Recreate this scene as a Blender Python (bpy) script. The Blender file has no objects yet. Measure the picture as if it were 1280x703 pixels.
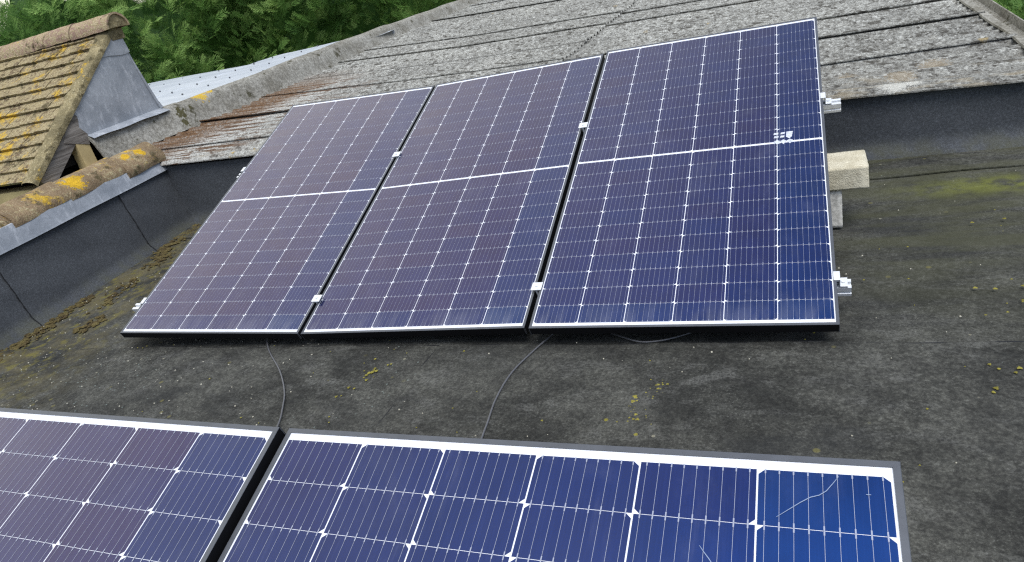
import bpy, math, random
import numpy as np
from mathutils import Matrix, Vector

# ------------------------------------------------------------------ camera, sky, sun, exposure
S = bpy.context.scene
C = S.collection
cam_d = bpy.data.cameras.new('camera')
cam = bpy.data.objects.new('camera', cam_d)
C.objects.link(cam)
cam_d.sensor_width = 36.0
cam_d.lens = 25.034
cam_d.clip_start = 0.05
cam_d.clip_end = 3000
RIGHT = Vector((0.9217, 0.3232, -0.2156))
DOWN = Vector((-0.0416, -0.4697, -0.8817))
FWD = Vector((-0.386, 0.8215, -0.4196))
Mx = Matrix((RIGHT, -DOWN, -FWD)).transposed().to_4x4()
Mx.translation = Vector((3.069, -2.090, 1.352))
cam.matrix_world = Mx
S.camera = cam

SUN_EL, SUN_AZ = math.radians(64), math.radians(140)      # azimuth clockwise from +Y
W = bpy.data.worlds.new('World')
S.world = W
W.use_nodes = True
wn, wl = W.node_tree.nodes, W.node_tree.links
bg = wn['Background']
sky = wn.new('ShaderNodeTexSky')
sky.sky_type = 'NISHITA'
sky.sun_disc = False
sky.sun_elevation = SUN_EL
sky.sun_rotation = SUN_AZ
sky.air_density = 1.0
sky.dust_density = 4.0
hsv = wn.new('ShaderNodeHueSaturation')                    # cloud cover greys the blue
hsv.inputs['Saturation'].default_value = 0.30
hsv.inputs['Value'].default_value = 1.0
wl.new(sky.outputs[0], hsv.inputs['Color'])
wtc = wn.new('ShaderNodeTexCoord')
wno = wn.new('ShaderNodeTexNoise')
wno.inputs['Scale'].default_value = 2.2
wno.inputs['Detail'].default_value = 5
wl.new(wtc.outputs['Generated'], wno.inputs['Vector'])
wrp = wn.new('ShaderNodeMapRange')
wrp.inputs['From Min'].default_value = 0.35
wrp.inputs['From Max'].default_value = 0.65
wrp.inputs['To Min'].default_value = 0.8
wrp.inputs['To Max'].default_value = 1.25
wl.new(wno.outputs['Fac'], wrp.inputs['Value'])
wmx = wn.new('ShaderNodeVectorMath')
wmx.operation = 'SCALE'
wl.new(hsv.outputs[0], wmx.inputs[0])
wl.new(wrp.outputs[0], wmx.inputs['Scale'])
wnz = wn.new('ShaderNodeVectorMath')
wnz.operation = 'NORMALIZE'
wl.new(wtc.outputs['Generated'], wnz.inputs[0])
wdt = wn.new('ShaderNodeVectorMath')
wdt.operation = 'DOT_PRODUCT'
wl.new(wnz.outputs[0], wdt.inputs[0])
wdt.inputs[1].default_value = Vector((-0.84, 0.33, 0.44)).normalized()
wr2 = wn.new('ShaderNodeMapRange')
wr2.interpolation_type = 'SMOOTHSTEP'
wr2.inputs['From Min'].default_value = 0.45
wr2.inputs['From Max'].default_value = 0.97
wl.new(wdt.outputs['Value'], wr2.inputs['Value'])
wcl = wn.new('ShaderNodeMix')
wcl.data_type = 'RGBA'
wl.new(wr2.outputs[0], wcl.inputs[0])
wcl.inputs[6].default_value = (0.56, 0.66, 0.84, 1)
wcl.inputs[7].default_value = (2.35, 2.25, 1.9, 1)
wml = wn.new('ShaderNodeMix')
wml.data_type = 'RGBA'
wml.blend_type = 'MULTIPLY'
wml.inputs[0].default_value = 1.0
wl.new(wmx.outputs[0], wml.inputs[6])
wl.new(wcl.outputs[2], wml.inputs[7])
wl.new(wml.outputs[2], bg.inputs['Color'])
bg.inputs['Strength'].default_value = 0.15

sun_d = bpy.data.lights.new('sun', 'SUN')
sun_d.energy = 1.8
sun_d.angle = math.radians(35)
sun_d.color = (1.0, 0.96, 0.90)
sun = bpy.data.objects.new('sun', sun_d)
C.objects.link(sun)
sd = Vector((math.sin(SUN_AZ) * math.cos(SUN_EL), math.cos(SUN_AZ) * math.cos(SUN_EL), math.sin(SUN_EL)))
sun.rotation_euler = sd.to_track_quat('Z', 'Y').to_euler()
S.cycles.use_denoising = False
S.cycles.filter_width = 1.25
S.view_settings.view_transform = 'Standard'
S.view_settings.look = 'None'
S.view_settings.exposure = 0.42
S.view_settings.gamma = 1.0

# ------------------------------------------------------------------ helpers
rng = random.Random(7)
npr = np.random.default_rng(11)

class MB:
    """vertex / face lists that end up as ONE mesh object"""
    def __init__(s):
        s.v, s.f, s.m = [], [], []
    def face(s, pts, mi=0):
        n = len(s.v)
        s.v.extend([tuple(p) for p in pts])
        s.f.append(list(range(n, n + len(pts))))
        s.m.append(mi)
    def hexa(s, p, mi=0):
        """8 corners: bottom loop 0-3, top loop 4-7 (both counter-clockwise from above)"""
        n = len(s.v)
        s.v.extend([tuple(q) for q in p])
        for f in ((3, 2, 1, 0), (4, 5, 6, 7), (0, 1, 5, 4), (1, 2, 6, 5), (2, 3, 7, 6), (3, 0, 4, 7)):
            s.f.append([n + i for i in f])
            s.m.append(mi)
    def box(s, a, b, mi=0):
        x0, y0, z0 = a
        x1, y1, z1 = b
        s.hexa([(x0, y0, z0), (x1, y0, z0), (x1, y1, z0), (x0, y1, z0), (x0, y0, z1), (x1, y0, z1), (x1, y1, z1), (x0, y1, z1)], mi)
    def grid(s, P, mi=0):
        """P[i][j] points"""
        n = len(s.v)
        R, K = len(P), len(P[0])
        for r in P:
            s.v.extend([tuple(q) for q in r])
        for i in range(R - 1):
            for j in range(K - 1):
                s.f.append([n + i * K + j, n + i * K + j + 1, n + (i + 1) * K + j + 1, n + (i + 1) * K + j])
                s.m.append(mi)
    def prism(s, prof, path_fn, ts, mi=0, caps=True):
        """closed profile swept: path_fn(t, (a, b)) -> point"""
        n = len(s.v)
        K = len(prof)
        for t in ts:
            s.v.extend([tuple(path_fn(t, q)) for q in prof])
        for i in range(len(ts) - 1):
            for j in range(K):
                k = (j + 1) % K
                s.f.append([n + i * K + j, n + i * K + k, n + (i + 1) * K + k, n + (i + 1) * K + j])
                s.m.append(mi)
        if caps:
            s.f.append([n + j for j in reversed(range(K))])
            s.f.append([n + (len(ts) - 1) * K + j for j in range(K)])
            s.m += [mi, mi]
    def tube(s, pts, r, k=8, mi=0):
        pts = [Vector(p) for p in pts]
        n = len(s.v)
        for i, p in enumerate(pts):
            d = (pts[min(i + 1, len(pts) - 1)] - pts[max(i - 1, 0)]).normalized()
            u = d.cross(Vector((0, 0, 1)))
            if u.length < 1e-3:
                u = Vector((1, 0, 0))
            u.normalize()
            w = d.cross(u)
            rr = r[i] if isinstance(r, (list, tuple)) else r
            for q in range(k):
                a = 2 * math.pi * q / k
                s.v.append(tuple(p + u * math.cos(a) * rr + w * math.sin(a) * rr))
        for i in range(len(pts) - 1):
            for q in range(k):
                q2 = (q + 1) % k
                s.f.append([n + i * k + q, n + i * k + q2, n + (i + 1) * k + q2, n + (i + 1) * k + q])
                s.m.append(mi)
        s.f.append([n + q for q in range(k)])
        s.f.append([n + (len(pts) - 1) * k + q for q in reversed(range(k))])
        s.m += [mi, mi]
    def build(s, name, mats, parent=None, smooth=False, bevel=0, fix=True):
        me = bpy.data.meshes.new(name)
        me.from_pydata(s.v, [], s.f)
        if not isinstance(mats, (list, tuple)):
            mats = [mats]
        for m in mats:
            me.materials.append(m)
        if len(mats) > 1:
            me.polygons.foreach_set('material_index', s.m)
        if fix:
            import bmesh
            bm = bmesh.new()
            bm.from_mesh(me)
            bmesh.ops.recalc_face_normals(bm, faces=bm.faces)
            bm.to_mesh(me)
            bm.free()
        if smooth:
            me.polygons.foreach_set('use_smooth', [True] * len(me.polygons))
            me.set_sharp_from_angle(angle=math.radians(38))
        me.update()
        o = bpy.data.objects.new(name, me)
        C.objects.link(o)
        if parent is not None:
            o.parent = parent
        if bevel:
            b = o.modifiers.new('bevel', 'BEVEL')
            b.width = bevel
            b.segments = 2
            b.limit_method = 'ANGLE'
        return o

def thing(name, label, cat, loc=(0, 0, 0), group=None):
    o = bpy.data.objects.new(name, None)
    C.objects.link(o)
    o.location = loc
    o.empty_display_size = 0.2
    return tag(o, label, cat, group)

def tag(o, label=None, cat=None, group=None, kind=None):
    for k, v in (('label', label), ('category', cat), ('group', group), ('kind', kind)):
        if v:
            o[k] = v
    return o

class NT:
    """small node-tree builder"""
    def __init__(s, name, rough=0.8, spec=0.3, place=False):
        s.mat = bpy.data.materials.new(name)
        s.mat.use_nodes = True
        s.n, s.l = s.mat.node_tree.nodes, s.mat.node_tree.links
        s.b = s.n['Principled BSDF']
        s.b.inputs['Roughness'].default_value = rough
        s.b.inputs['Specular IOR Level'].default_value = spec
        s.tc = s.n.new('ShaderNodeTexCoord')
        s.co = s.tc.outputs['Object']
        if place:                                          # patterns laid out over the whole site
            s.co = s.n.new('ShaderNodeNewGeometry').outputs['Position']
    def put(s, sock, v):
        if isinstance(v, bpy.types.NodeSocket):
            s.l.new(v, sock)
        elif isinstance(v, (tuple, list)) and len(v) == 3 and sock.type == 'RGBA':
            sock.default_value = (*v, 1)
        else:
            sock.default_value = v
    def map(s, scale=(1, 1, 1), rot=(0, 0, 0), loc=(0, 0, 0), co=None):
        m = s.n.new('ShaderNodeMapping')
        s.l.new(co or s.co, m.inputs['Vector'])
        m.inputs['Scale'].default_value = scale
        m.inputs['Rotation'].default_value = rot
        m.inputs['Location'].default_value = loc
        return m.outputs[0]
    def noise(s, scale, detail=4, rough=0.6, co=None, dist=0.0):
        m = s.n.new('ShaderNodeTexNoise')
        s.l.new(co or s.co, m.inputs['Vector'])
        m.inputs['Scale'].default_value = scale
        m.inputs['Detail'].default_value = detail
        m.inputs['Roughness'].default_value = rough
        m.inputs['Distortion'].default_value = dist
        return m.outputs['Fac']
    def voro(s, scale, co=None, rand=1.0, out='Distance', feature='F1'):
        m = s.n.new('ShaderNodeTexVoronoi')
        m.feature = feature
        s.l.new(co or s.co, m.inputs['Vector'])
        m.inputs['Scale'].default_value = scale
        m.inputs['Randomness'].default_value = rand
        return m.outputs[out]
    def ramp(s, v, a, b, lo=0.0, hi=1.0, smooth=True):
        m = s.n.new('ShaderNodeMapRange')
        if smooth:
            m.interpolation_type = 'SMOOTHSTEP'
        s.put(m.inputs['Value'], v)
        m.inputs['From Min'].default_value = a
        m.inputs['From Max'].default_value = b
        m.inputs['To Min'].default_value = lo
        m.inputs['To Max'].default_value = hi
        return m.outputs[0]
    def math(s, op, a, b=0.0, c=0.0):
        m = s.n.new('ShaderNodeMath')
        m.operation = op
        s.put(m.inputs[0], a)
        s.put(m.inputs[1], b)
        s.put(m.inputs[2], c)
        return m.outputs[0]
    def mul(s, *a):
        r = a[0]
        for b in a[1:]:
            r = s.math('MULTIPLY', r, b)
        return r
    def mix(s, f, a, b, mode='MIX'):
        m = s.n.new('ShaderNodeMix')
        m.data_type = 'RGBA'
        m.blend_type = mode
        s.put(m.inputs[0], f)
        s.put(m.inputs[6], a)
        s.put(m.inputs[7], b)
        return m.outputs[2]
    def sep(s, co=None):
        m = s.n.new('ShaderNodeSeparateXYZ')
        s.l.new(co or s.co, m.inputs[0])
        return m.outputs
    def color(s, c):
        s.put(s.b.inputs['Base Color'], c)
        return s
    def rough(s, v):
        s.put(s.b.inputs['Roughness'], v)
        return s
    def patches(s, col, pts, color, jag, amt=0.9):
        """lichen growths at given places, ragged edged: pts = ((x, y, z), radius)"""
        g = s.n.new('ShaderNodeNewGeometry').outputs['Position']
        for p, r in pts:
            m = s.n.new('ShaderNodeVectorMath')
            m.operation = 'DISTANCE'
            s.l.new(g, m.inputs[0])
            m.inputs[1].default_value = p
            d = s.math('ADD', m.outputs['Value'], s.mul(s.math('SUBTRACT', jag, 0.5), r * 3.2))
            col = s.mix(s.ramp(d, r, r * 0.72, 0, amt), col, color)
        return col
    def bump(s, h, strength=0.5, dist=0.01):
        m = s.n.new('ShaderNodeBump')
        m.inputs['Strength'].default_value = strength
        m.inputs['Distance'].default_value = dist
        s.l.new(h, m.inputs['Height'])
        s.l.new(m.outputs[0], s.b.inputs['Normal'])
        return s

# ------------------------------------------------------------------ materials
def felt_material(name, wall=False):
    t = NT(name, 0.9, 0.25, True)
    xyz = t.sep()
    X, Y, Z = xyz[0], xyz[1], xyz[2]
    g1 = t.noise(330, 2, 0.7)
    g2 = t.noise(120, 2, 0.6)
    big = t.noise(1.7, 7, 0.62)
    med = t.noise(7, 6, 0.65)
    if wall:
        c = t.mix(t.ramp(big, 0.3, 0.7), (0.056, 0.0595, 0.064), (0.080, 0.0845, 0.089))
        gg = t.math('ADD', t.mul(g2, 0.6), t.mul(g1, 0.4))
        c = t.mix(t.ramp(gg, 0.40, 0.62), t.mix(1.0, c, (0.78, 0.78, 0.78), 'MULTIPLY'), t.mix(1.0, c, (1.20, 1.20, 1.20), 'MULTIPLY'))
        c = t.mix(t.mul(t.ramp(gg, 0.58, 0.64), 0.25), c, (0.17, 0.18, 0.19))
        # run-off streaks and algae near the foot
        st = t.noise(5, 5, 0.6, t.map((1.0, 1.0, 0.18)))
        c = t.mix(t.ramp(st, 0.55, 0.75, 0, 0.35), c, (0.075, 0.076, 0.076))
        foot = t.mul(t.ramp(Z, 0.10, 0.0), t.ramp(med, 0.35, 0.65))
        c = t.mix(t.mul(foot, 0.45), c, (0.085, 0.082, 0.035))
    else:
        g3 = t.noise(55, 3, 0.65)
        c = t.mix(t.ramp(big, 0.36, 0.64), (0.030, 0.0297, 0.0262), (0.061, 0.060, 0.0525))
        c = t.mix(t.ramp(med, 0.30, 0.72), t.mix(1.0, c, (0.68, 0.68, 0.68), 'MULTIPLY'), t.mix(1.0, c, (1.3, 1.3, 1.27), 'MULTIPLY'))
        c = t.mix(t.ramp(g3, 0.34, 0.66), t.mix(1.0, c, (0.72, 0.72, 0.72), 'MULTIPLY'), t.mix(1.0, c, (1.28, 1.28, 1.27), 'MULTIPLY'))
        gg = t.math('ADD', t.mul(g2, 0.6), t.mul(g1, 0.4))
        c = t.mix(t.ramp(gg, 0.40, 0.62), t.mix(1.0, c, (0.72, 0.72, 0.72), 'MULTIPLY'), t.mix(1.0, c, (1.27, 1.27, 1.25), 'MULTIPLY'))
        c = t.mix(t.mul(t.ramp(gg, 0.57, 0.63), t.ramp(med, 0.38, 0.58), 0.28), c, (0.19, 0.19, 0.17))
        # chalky scuffs, drawn out sideways
        sc = t.noise(6.5, 9, 0.74, t.map((0.7, 1.4, 1), (0, 0, 0.25)), 0.6)
        c = t.mix(t.mul(t.ramp(sc, 0.50, 0.68), t.ramp(gg, 0.34, 0.58), 0.45), c, (0.150, 0.148, 0.135))
        dk = t.noise(2.6, 5, 0.6, t.map((0.6, 1.3, 1), (0, 0, 0.1), (3, 1, 0)))
        c = t.mix(t.ramp(dk, 0.56, 0.74, 0, 0.5), c, (0.018, 0.019, 0.0195))
        dk2 = t.noise(1.1, 5, 0.58, t.map((0.8, 1.2, 1), (0, 0, 0.3), (7, 4, 0)))
        c = t.mix(t.ramp(dk2, 0.50, 0.68, 0, 0.55), c, (0.020, 0.0205, 0.0195))
        # algae: along the left wall, across the right hand side by the far wall
        al = t.noise(5, 6, 0.65, t.map((1, 1, 1), (0, 0, 0), (5, 2, 0)))
        leftm = t.mul(t.ramp(X, 0.25, -0.9), t.ramp(al, 0.38, 0.66))
        c = t.mix(t.mul(leftm, 0.75), c, (0.125, 0.105, 0.050))
        c = t.mix(t.mul(t.ramp(X, 0.05, -0.9), t.ramp(t.noise(17, 5, 0.6), 0.50, 0.66), 0.75), c, (0.155, 0.135, 0.030))
        st = t.noise(3.2, 5, 0.6, t.map((0.45, 2.2, 1), (0, 0, 0.06)))
        band = t.mul(t.ramp(Y, -0.2, 1.0), t.ramp(X, 2.9, 3.35), t.ramp(st, 0.34, 0.60))
        c = t.mix(t.mul(band, 0.55), c, (0.074, 0.074, 0.036))
        band2 = t.mul(t.ramp(t.math('ABSOLUTE', t.math('SUBTRACT', Y, 1.28)), 0.16, 0.0), t.ramp(X, 3.30, 3.80), t.ramp(t.noise(11, 4, 0.6), 0.32, 0.6))
        c = t.mix(t.mul(band2, 0.7), c, (0.150, 0.160, 0.026))
        # specks of grit and lichen
        v = t.voro(15)
        vc = t.sep(t.voro(15, out='Color'))
        c = t.mix(t.mul(t.ramp(v, 0.17, 0.10), t.ramp(vc[0], 0.90, 0.94), 0.5), c, (0.17, 0.15, 0.045))
        v2 = t.voro(27)
        vc2 = t.sep(t.voro(27, out='Color'))
        dens = t.ramp(X, 0.9, -0.6, 0.985, 0.76)
        c = t.mix(t.mul(t.ramp(v2, 0.19, 0.11), t.math('GREATER_THAN', vc2[1], dens), 0.6), c, (0.30, 0.28, 0.20))
        v3 = t.voro(48)
        vc3 = t.sep(t.voro(48, out='Color'))
        c = t.mix(t.mul(t.ramp(v3, 0.20, 0.12), t.ramp(vc3[2], 0.93, 0.96), 0.5), c, (0.27, 0.33, 0.30))
    t.color(c)
    h = t.math('ADD', t.mul(g1, 0.5), t.math('ADD', t.mul(med, 0.8), t.mul(big, 4.0)))
    t.bump(h, 0.55, 0.006)
    return t.mat

M = {}
M['felt'] = felt_material('roofing_felt')
M['felt_wall'] = felt_material('upstand_felt', True)

def simple(name, c, rough=0.6, spec=0.4, metal=0.0, nz=None, amt=0.15, bump=0.0):
    t = NT(name, rough, spec)
    t.b.inputs['Metallic'].default_value = metal
    col = c
    if nz:
        n = t.noise(nz, 5, 0.6)
        lo = tuple(q * (1 - amt) for q in c)
        hi = tuple(min(1, q * (1 + amt)) for q in c)
        col = t.mix(t.ramp(n, 0.3, 0.7), lo, hi)
        if bump:
            t.bump(n, bump, 0.004)
    t.color(col)
    return t.mat

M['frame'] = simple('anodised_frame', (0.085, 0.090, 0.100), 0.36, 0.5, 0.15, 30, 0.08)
M['frame_side'] = simple('frame_shadow_side', (0.006, 0.006, 0.007), 0.6, 0.15)  # near-black tone puts the shade on the frame's outer sides into the colour
M['alu'] = simple('mill_aluminium', (0.72, 0.73, 0.73), 0.38, 0.5, 0.25, 40, 0.06)
M['backsheet'] = simple('white_backsheet', (0.74, 0.75, 0.78), 0.35, 0.4)
M['busbar'] = simple('tinned_busbar', (0.31, 0.33, 0.41), 0.4, 0.4, 0.2)
M['scratch'] = simple('scratch_mark', (0.22, 0.28, 0.40), 0.6, 0.3)
M['mark'] = simple('printed_white', (0.52, 0.54, 0.58), 0.5, 0.3, 0, 120, 0.25)
M['rubber'] = simple('cable_sheath', (0.10, 0.10, 0.105), 0.38, 0.5)
M['bitumen'] = simple('bitumen', (0.012, 0.012, 0.013), 0.6, 0.3)
M['grass'] = simple('field_grass', (0.05, 0.085, 0.025), 0.95, 0.1, 0, 3, 0.4)
M['dark_wall'] = simple('outbuilding_render', (0.32, 0.30, 0.27), 0.9, 0.2, 0, 4, 0.2, 0.3)
M['cream'] = simple('cream_paint', (0.52, 0.40, 0.19), 0.7, 0.25, 0, 6, 0.13, 0.15)
M['black_hole'] = simple('roof_void_shade', (0.02, 0.018, 0.016), 0.95, 0.1)  # near-black surfaces stand in for the shade inside the roof opening

for k in ('backsheet', 'busbar', 'scratch'):
    b = M[k].node_tree.nodes['Principled BSDF']
    b.inputs['Coat Weight'].default_value = 1.0
    b.inputs['Coat Roughness'].default_value = 0.06
    b.inputs['Coat IOR'].default_value = 1.45

def cell_material():
    """monocrystalline silicon under a nitride film and a pane of glass"""
    t = NT('silicon_cell', 0.30, 0.5)
    n = t.noise(9, 4, 0.6)
    fine = t.noise(420, 1, 0.5, t.map((1.0, 0.02, 1)))
    c = t.mix(t.ramp(n, 0.3, 0.7), (0.0010, 0.004, 0.017), (0.0018, 0.0055, 0.025))
    c = t.mix(t.ramp(fine, 0.45, 0.65, 0, 0.35), c, (0.006, 0.012, 0.045))
    # dust film, dried rain marks
    dn = t.noise(5, 8, 0.7, t.map((1, 0.6, 1)), 0.4)
    c = t.mix(t.ramp(dn, 0.50, 0.78, 0.0, 0.07), c, (0.42, 0.42, 0.42))
    yl = t.sep()[1]                                        # silt left where the rain runs off the lower edge
    run = t.noise(16, 5, 0.65, t.map((1, 0.12, 1)))
    c = t.mix(t.mul(t.ramp(yl, -0.82, -0.95), t.ramp(run, 0.42, 0.62), 0.16), c, (0.36, 0.35, 0.32))
    c = t.mix(t.mul(t.ramp(run, 0.60, 0.72), 0.05), c, (0.36, 0.36, 0.36))
    t.color(c)
    b = t.b
    b.inputs['IOR'].default_value = 3.7
    fa = t.n.new('ShaderNodeAttribute')
    fa.attribute_name = 'film'                             # nitride thickness differs a little from cell to cell
    fo = t.n.new('ShaderNodeAttribute')                    # and from one panel to the next
    fo.attribute_type = 'OBJECT'
    fo.attribute_name = 'film_batch'
    t.l.new(t.math('ADD', fa.outputs['Fac'], fo.outputs['Fac']), b.inputs['Thin Film Thickness'])
    b.inputs['Sheen Weight'].default_value = 0.025          # dust
    b.inputs['Sheen Roughness'].default_value = 0.45
    b.inputs['Sheen Tint'].default_value = (1.0, 0.93, 0.86, 1)
    b.inputs['Thin Film IOR'].default_value = 2.0
    b.inputs['Coat Weight'].default_value = 1.0
    b.inputs['Coat Roughness'].default_value = 0.05
    b.inputs['Coat IOR'].default_value = 1.50
    t.rough(t.ramp(n, 0.2, 0.8, 0.28, 0.36))
    return t.mat
M['cell'] = cell_material()

def roof_sheet_material():
    t = NT('weathered_fibre_cement', 0.95, 0.15, True)
    xyz = t.sep()
    uv = t.tc.outputs['UV']
    st = t.map((0.35, 1.0, 1.0))
    big = t.noise(1.3, 6, 0.6)
    a = t.noise(26, 8, 0.76, t.map((1.0, 1.05, 1.0)))
    b = t.noise(80, 5, 0.72, t.map((1.0, 1, 1)))
    f = t.noise(240, 2, 0.6)
    c = t.mix(t.ramp(big, 0.3, 0.7), (0.31, 0.307, 0.293), (0.43, 0.426, 0.405))
    c = t.mix(t.ramp(a, 0.33, 0.68), t.mix(1.0, c, (0.46, 0.445, 0.42), 'MULTIPLY'), t.mix(1.0, c, (1.32, 1.32, 1.28), 'MULTIPLY'))
    c = t.mix(t.ramp(b, 0.36, 0.66), t.mix(1.0, c, (0.58, 0.57, 0.55), 'MULTIPLY'), t.mix(1.0, c, (1.25, 1.25, 1.22), 'MULTIPLY'))
    c = t.mix(t.mul(t.ramp(f, 0.35, 0.65), 0.35), c, t.mix(1.0, c, (1.5, 1.5, 1.45), 'MULTIPLY'))
    # dark moss cushions and lichen rosettes
    d1 = t.noise(13, 6, 0.66, t.map((0.75, 1.1, 1), (0, 0, 0), (2, 7, 0)))
    c = t.mix(t.ramp(d1, 0.56, 0.62, 0, 0.82), c, (0.075, 0.068, 0.055))
    d2 = t.noise(34, 5, 0.68, t.map((0.7, 1.1, 1), (0, 0, 0), (9, 3, 0)))
    c = t.mix(t.ramp(d2, 0.57, 0.62, 0, 0.85), c, (0.065, 0.058, 0.048))
    l1 = t.noise(24, 5, 0.66, t.map((0.85, 1.1, 1), (0, 0, 0), (4, 1, 0)))
    c = t.mix(t.ramp(l1, 0.61, 0.66, 0, 0.75), c, (0.62, 0.61, 0.55))
    l2 = t.noise(8, 5, 0.65, t.map((0.45, 1.5, 1), (0, 0, 0), (1, 5, 0)))
    edge = t.ramp(xyz[1], 2.35, 1.75)
    c = t.mix(t.mul(t.ramp(l2, 0.53, 0.66), edge, 0.62), c, (0.36, 0.30, 0.20))
    v = t.voro(5.5)
    vc = t.sep(t.voro(5.5, out='Color'))
    c = t.mix(t.mul(t.ramp(t.math('ADD', v, t.mul(a, 0.2)), 0.27, 0.22), t.ramp(vc[0], 0.90, 0.93), t.ramp(b, 0.35, 0.5), 0.7), c, (0.42, 0.31, 0.13))
    # corrugation valleys keep dirt
    w = t.math('SINE', t.mul(t.sep(uv)[1], 2 * math.pi / 0.125))
    c = t.mix(t.mul(t.ramp(w, 0.2, -0.9), t.ramp(a, 0.3, 0.7), 0.45), c, (0.12, 0.11, 0.095))
    # rusty brown moss by the ridge
    rm = t.mul(t.ramp(t.math('ADD', xyz[0], t.mul(t.noise(1.9, 4, 0.6, t.map((1, 1, 1), (0, 0, 0), (6, 6, 0))), 1.2)), 0.25, -0.85), t.ramp(xyz[1], 5.0, 3.2))
    w2 = t.math('SINE', t.math('ADD', t.mul(t.sep(uv)[1], 2 * math.pi / 0.0625), t.mul(big, 9)))
    rs = t.noise(15, 6, 0.72, t.map((0.22, 1.9, 1), (0, 0, 0.04)))
    c = t.mix(t.mul(rm, t.ramp(b, 0.3, 0.6), 0.85), c, (0.60, 0.58, 0.52))
    rr = t.ramp(t.math('ADD', rs, t.mul(w2, 0.06)), 0.485, 0.53)
    c = t.mix(t.mul(t.ramp(rm, 0.0, 0.55), rr, 0.95), c, t.mix(t.ramp(b, 0.35, 0.65), (0.070, 0.040, 0.026), (0.175, 0.098, 0.050)))
    near = t.mul(t.ramp(t.math('ADD', xyz[0], t.mul(rs, 0.8)), -0.80, -1.25), t.ramp(xyz[1], 5.2, 3.8), t.ramp(a, 0.25, 0.55))
    c = t.mix(t.mul(near, 0.9), c, t.mix(t.ramp(b, 0.35, 0.65), (0.085, 0.048, 0.028), (0.22, 0.122, 0.055)))
    c = t.patches(c, (((-.612, 1.787, .44), .045), ((-.50, 1.85, .44), .032)), (0.58, 0.36, 0.03), a)
    c = t.patches(c, (((3.484, 1.80, .32), .075), ((3.56, 1.815, .318), .05), ((3.62, 1.86, .318), .04)), (0.66, 0.64, 0.56), b, 0.85)
    c = t.patches(c, (((3.533, 2.01, .319), .075), ((3.72, 2.214, .313), .08), ((3.30, 2.15, .32), .06), ((3.556, 2.911, .318), .045)), (0.40, 0.32, 0.21), b, 0.5)
    t.color(c)
    t.bump(t.math('ADD', t.mul(a, 1.0), t.math('ADD', t.mul(b, 0.6), t.mul(d1, 0.9))), 0.9, 0.02)
    return t.mat
M['roof_sheet'] = roof_sheet_material()

def lichen_clay(name, base, cover=0.5, gold=0.62, pts=()):
    t = NT(name, 0.95, 0.15)
    n1 = t.noise(6, 6, 0.65)
    n2 = t.noise(38, 6, 0.7)
    n3 = t.noise(130, 3, 0.6)
    c = t.mix(t.ramp(n1, 0.3, 0.7), tuple(q * 0.7 for q in base), tuple(q * 1.25 for q in base))
    c = t.mix(t.ramp(t.math('ADD', t.mul(n2, 0.65), t.mul(n1, 0.35)), 0.56 - cover * 0.18, 0.66 - cover * 0.18, 0, 0.85), c,
              t.mix(t.ramp(n3, 0.35, 0.65), (0.24, 0.18, 0.085), (0.47, 0.40, 0.235)))
    y = t.noise(4.2, 5, 0.6, t.map((1, 1, 1), (0, 0, 0), (3.3, 1.7, 0.4)))
    c = t.mix(t.mul(t.ramp(t.math('ADD', t.mul(y, 0.75), t.mul(n2, 0.25)), gold - 0.09, gold - 0.01), 0.8), c,
              t.mix(t.ramp(n2, 0.35, 0.65), (0.36, 0.23, 0.02), (0.62, 0.38, 0.022)))
    m = t.noise(11, 5, 0.65, t.map((1, 1, 1), (0, 0, 0), (8, 2, 5)))
    c = t.mix(t.ramp(m, 0.56, 0.66, 0, 0.85), c, (0.075, 0.060, 0.028))
    c = t.mix(t.ramp(n3, 0.55, 0.8, 0, 0.5), c, (0.60, 0.56, 0.42))
    if pts:
        c = t.patches(c, pts, t.mix(t.ramp(n2, 0.35, 0.65), (0.46, 0.28, 0.02), (0.70, 0.42, 0.025)), n2, 0.95)
    t.color(c)
    t.bump(t.math('ADD', n2, t.mul(n3, 0.5)), 0.8, 0.012)
    return t.mat
M['plain_tile'] = lichen_clay('lichened_plain_tile', (0.165, 0.115, 0.068), 0.80, 0.625)
M['ridge_clay'] = lichen_clay('ridge_clay', (0.36, 0.235, 0.175), 0.72, 0.70)
M['coping_clay'] = lichen_clay('coping_clay', (0.235, 0.165, 0.095), 0.34, 0.645,
    (((-1.25, 1.04, .60), .075), ((-1.25, .99, .65), .05), ((-1.255, 1.08, .54), .035), ((-1.30, 1.53, .625), .045), ((-1.31, 1.65, .60), .048), ((-1.31, 1.62, .54), .03), ((-1.2, .53, .56), .035), ((-1.36, 1.60, .66), .04)))
M['mortar'] = lichen_clay('verge_mortar', (0.22, 0.18, 0.095), 0.4, 0.66)

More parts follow.
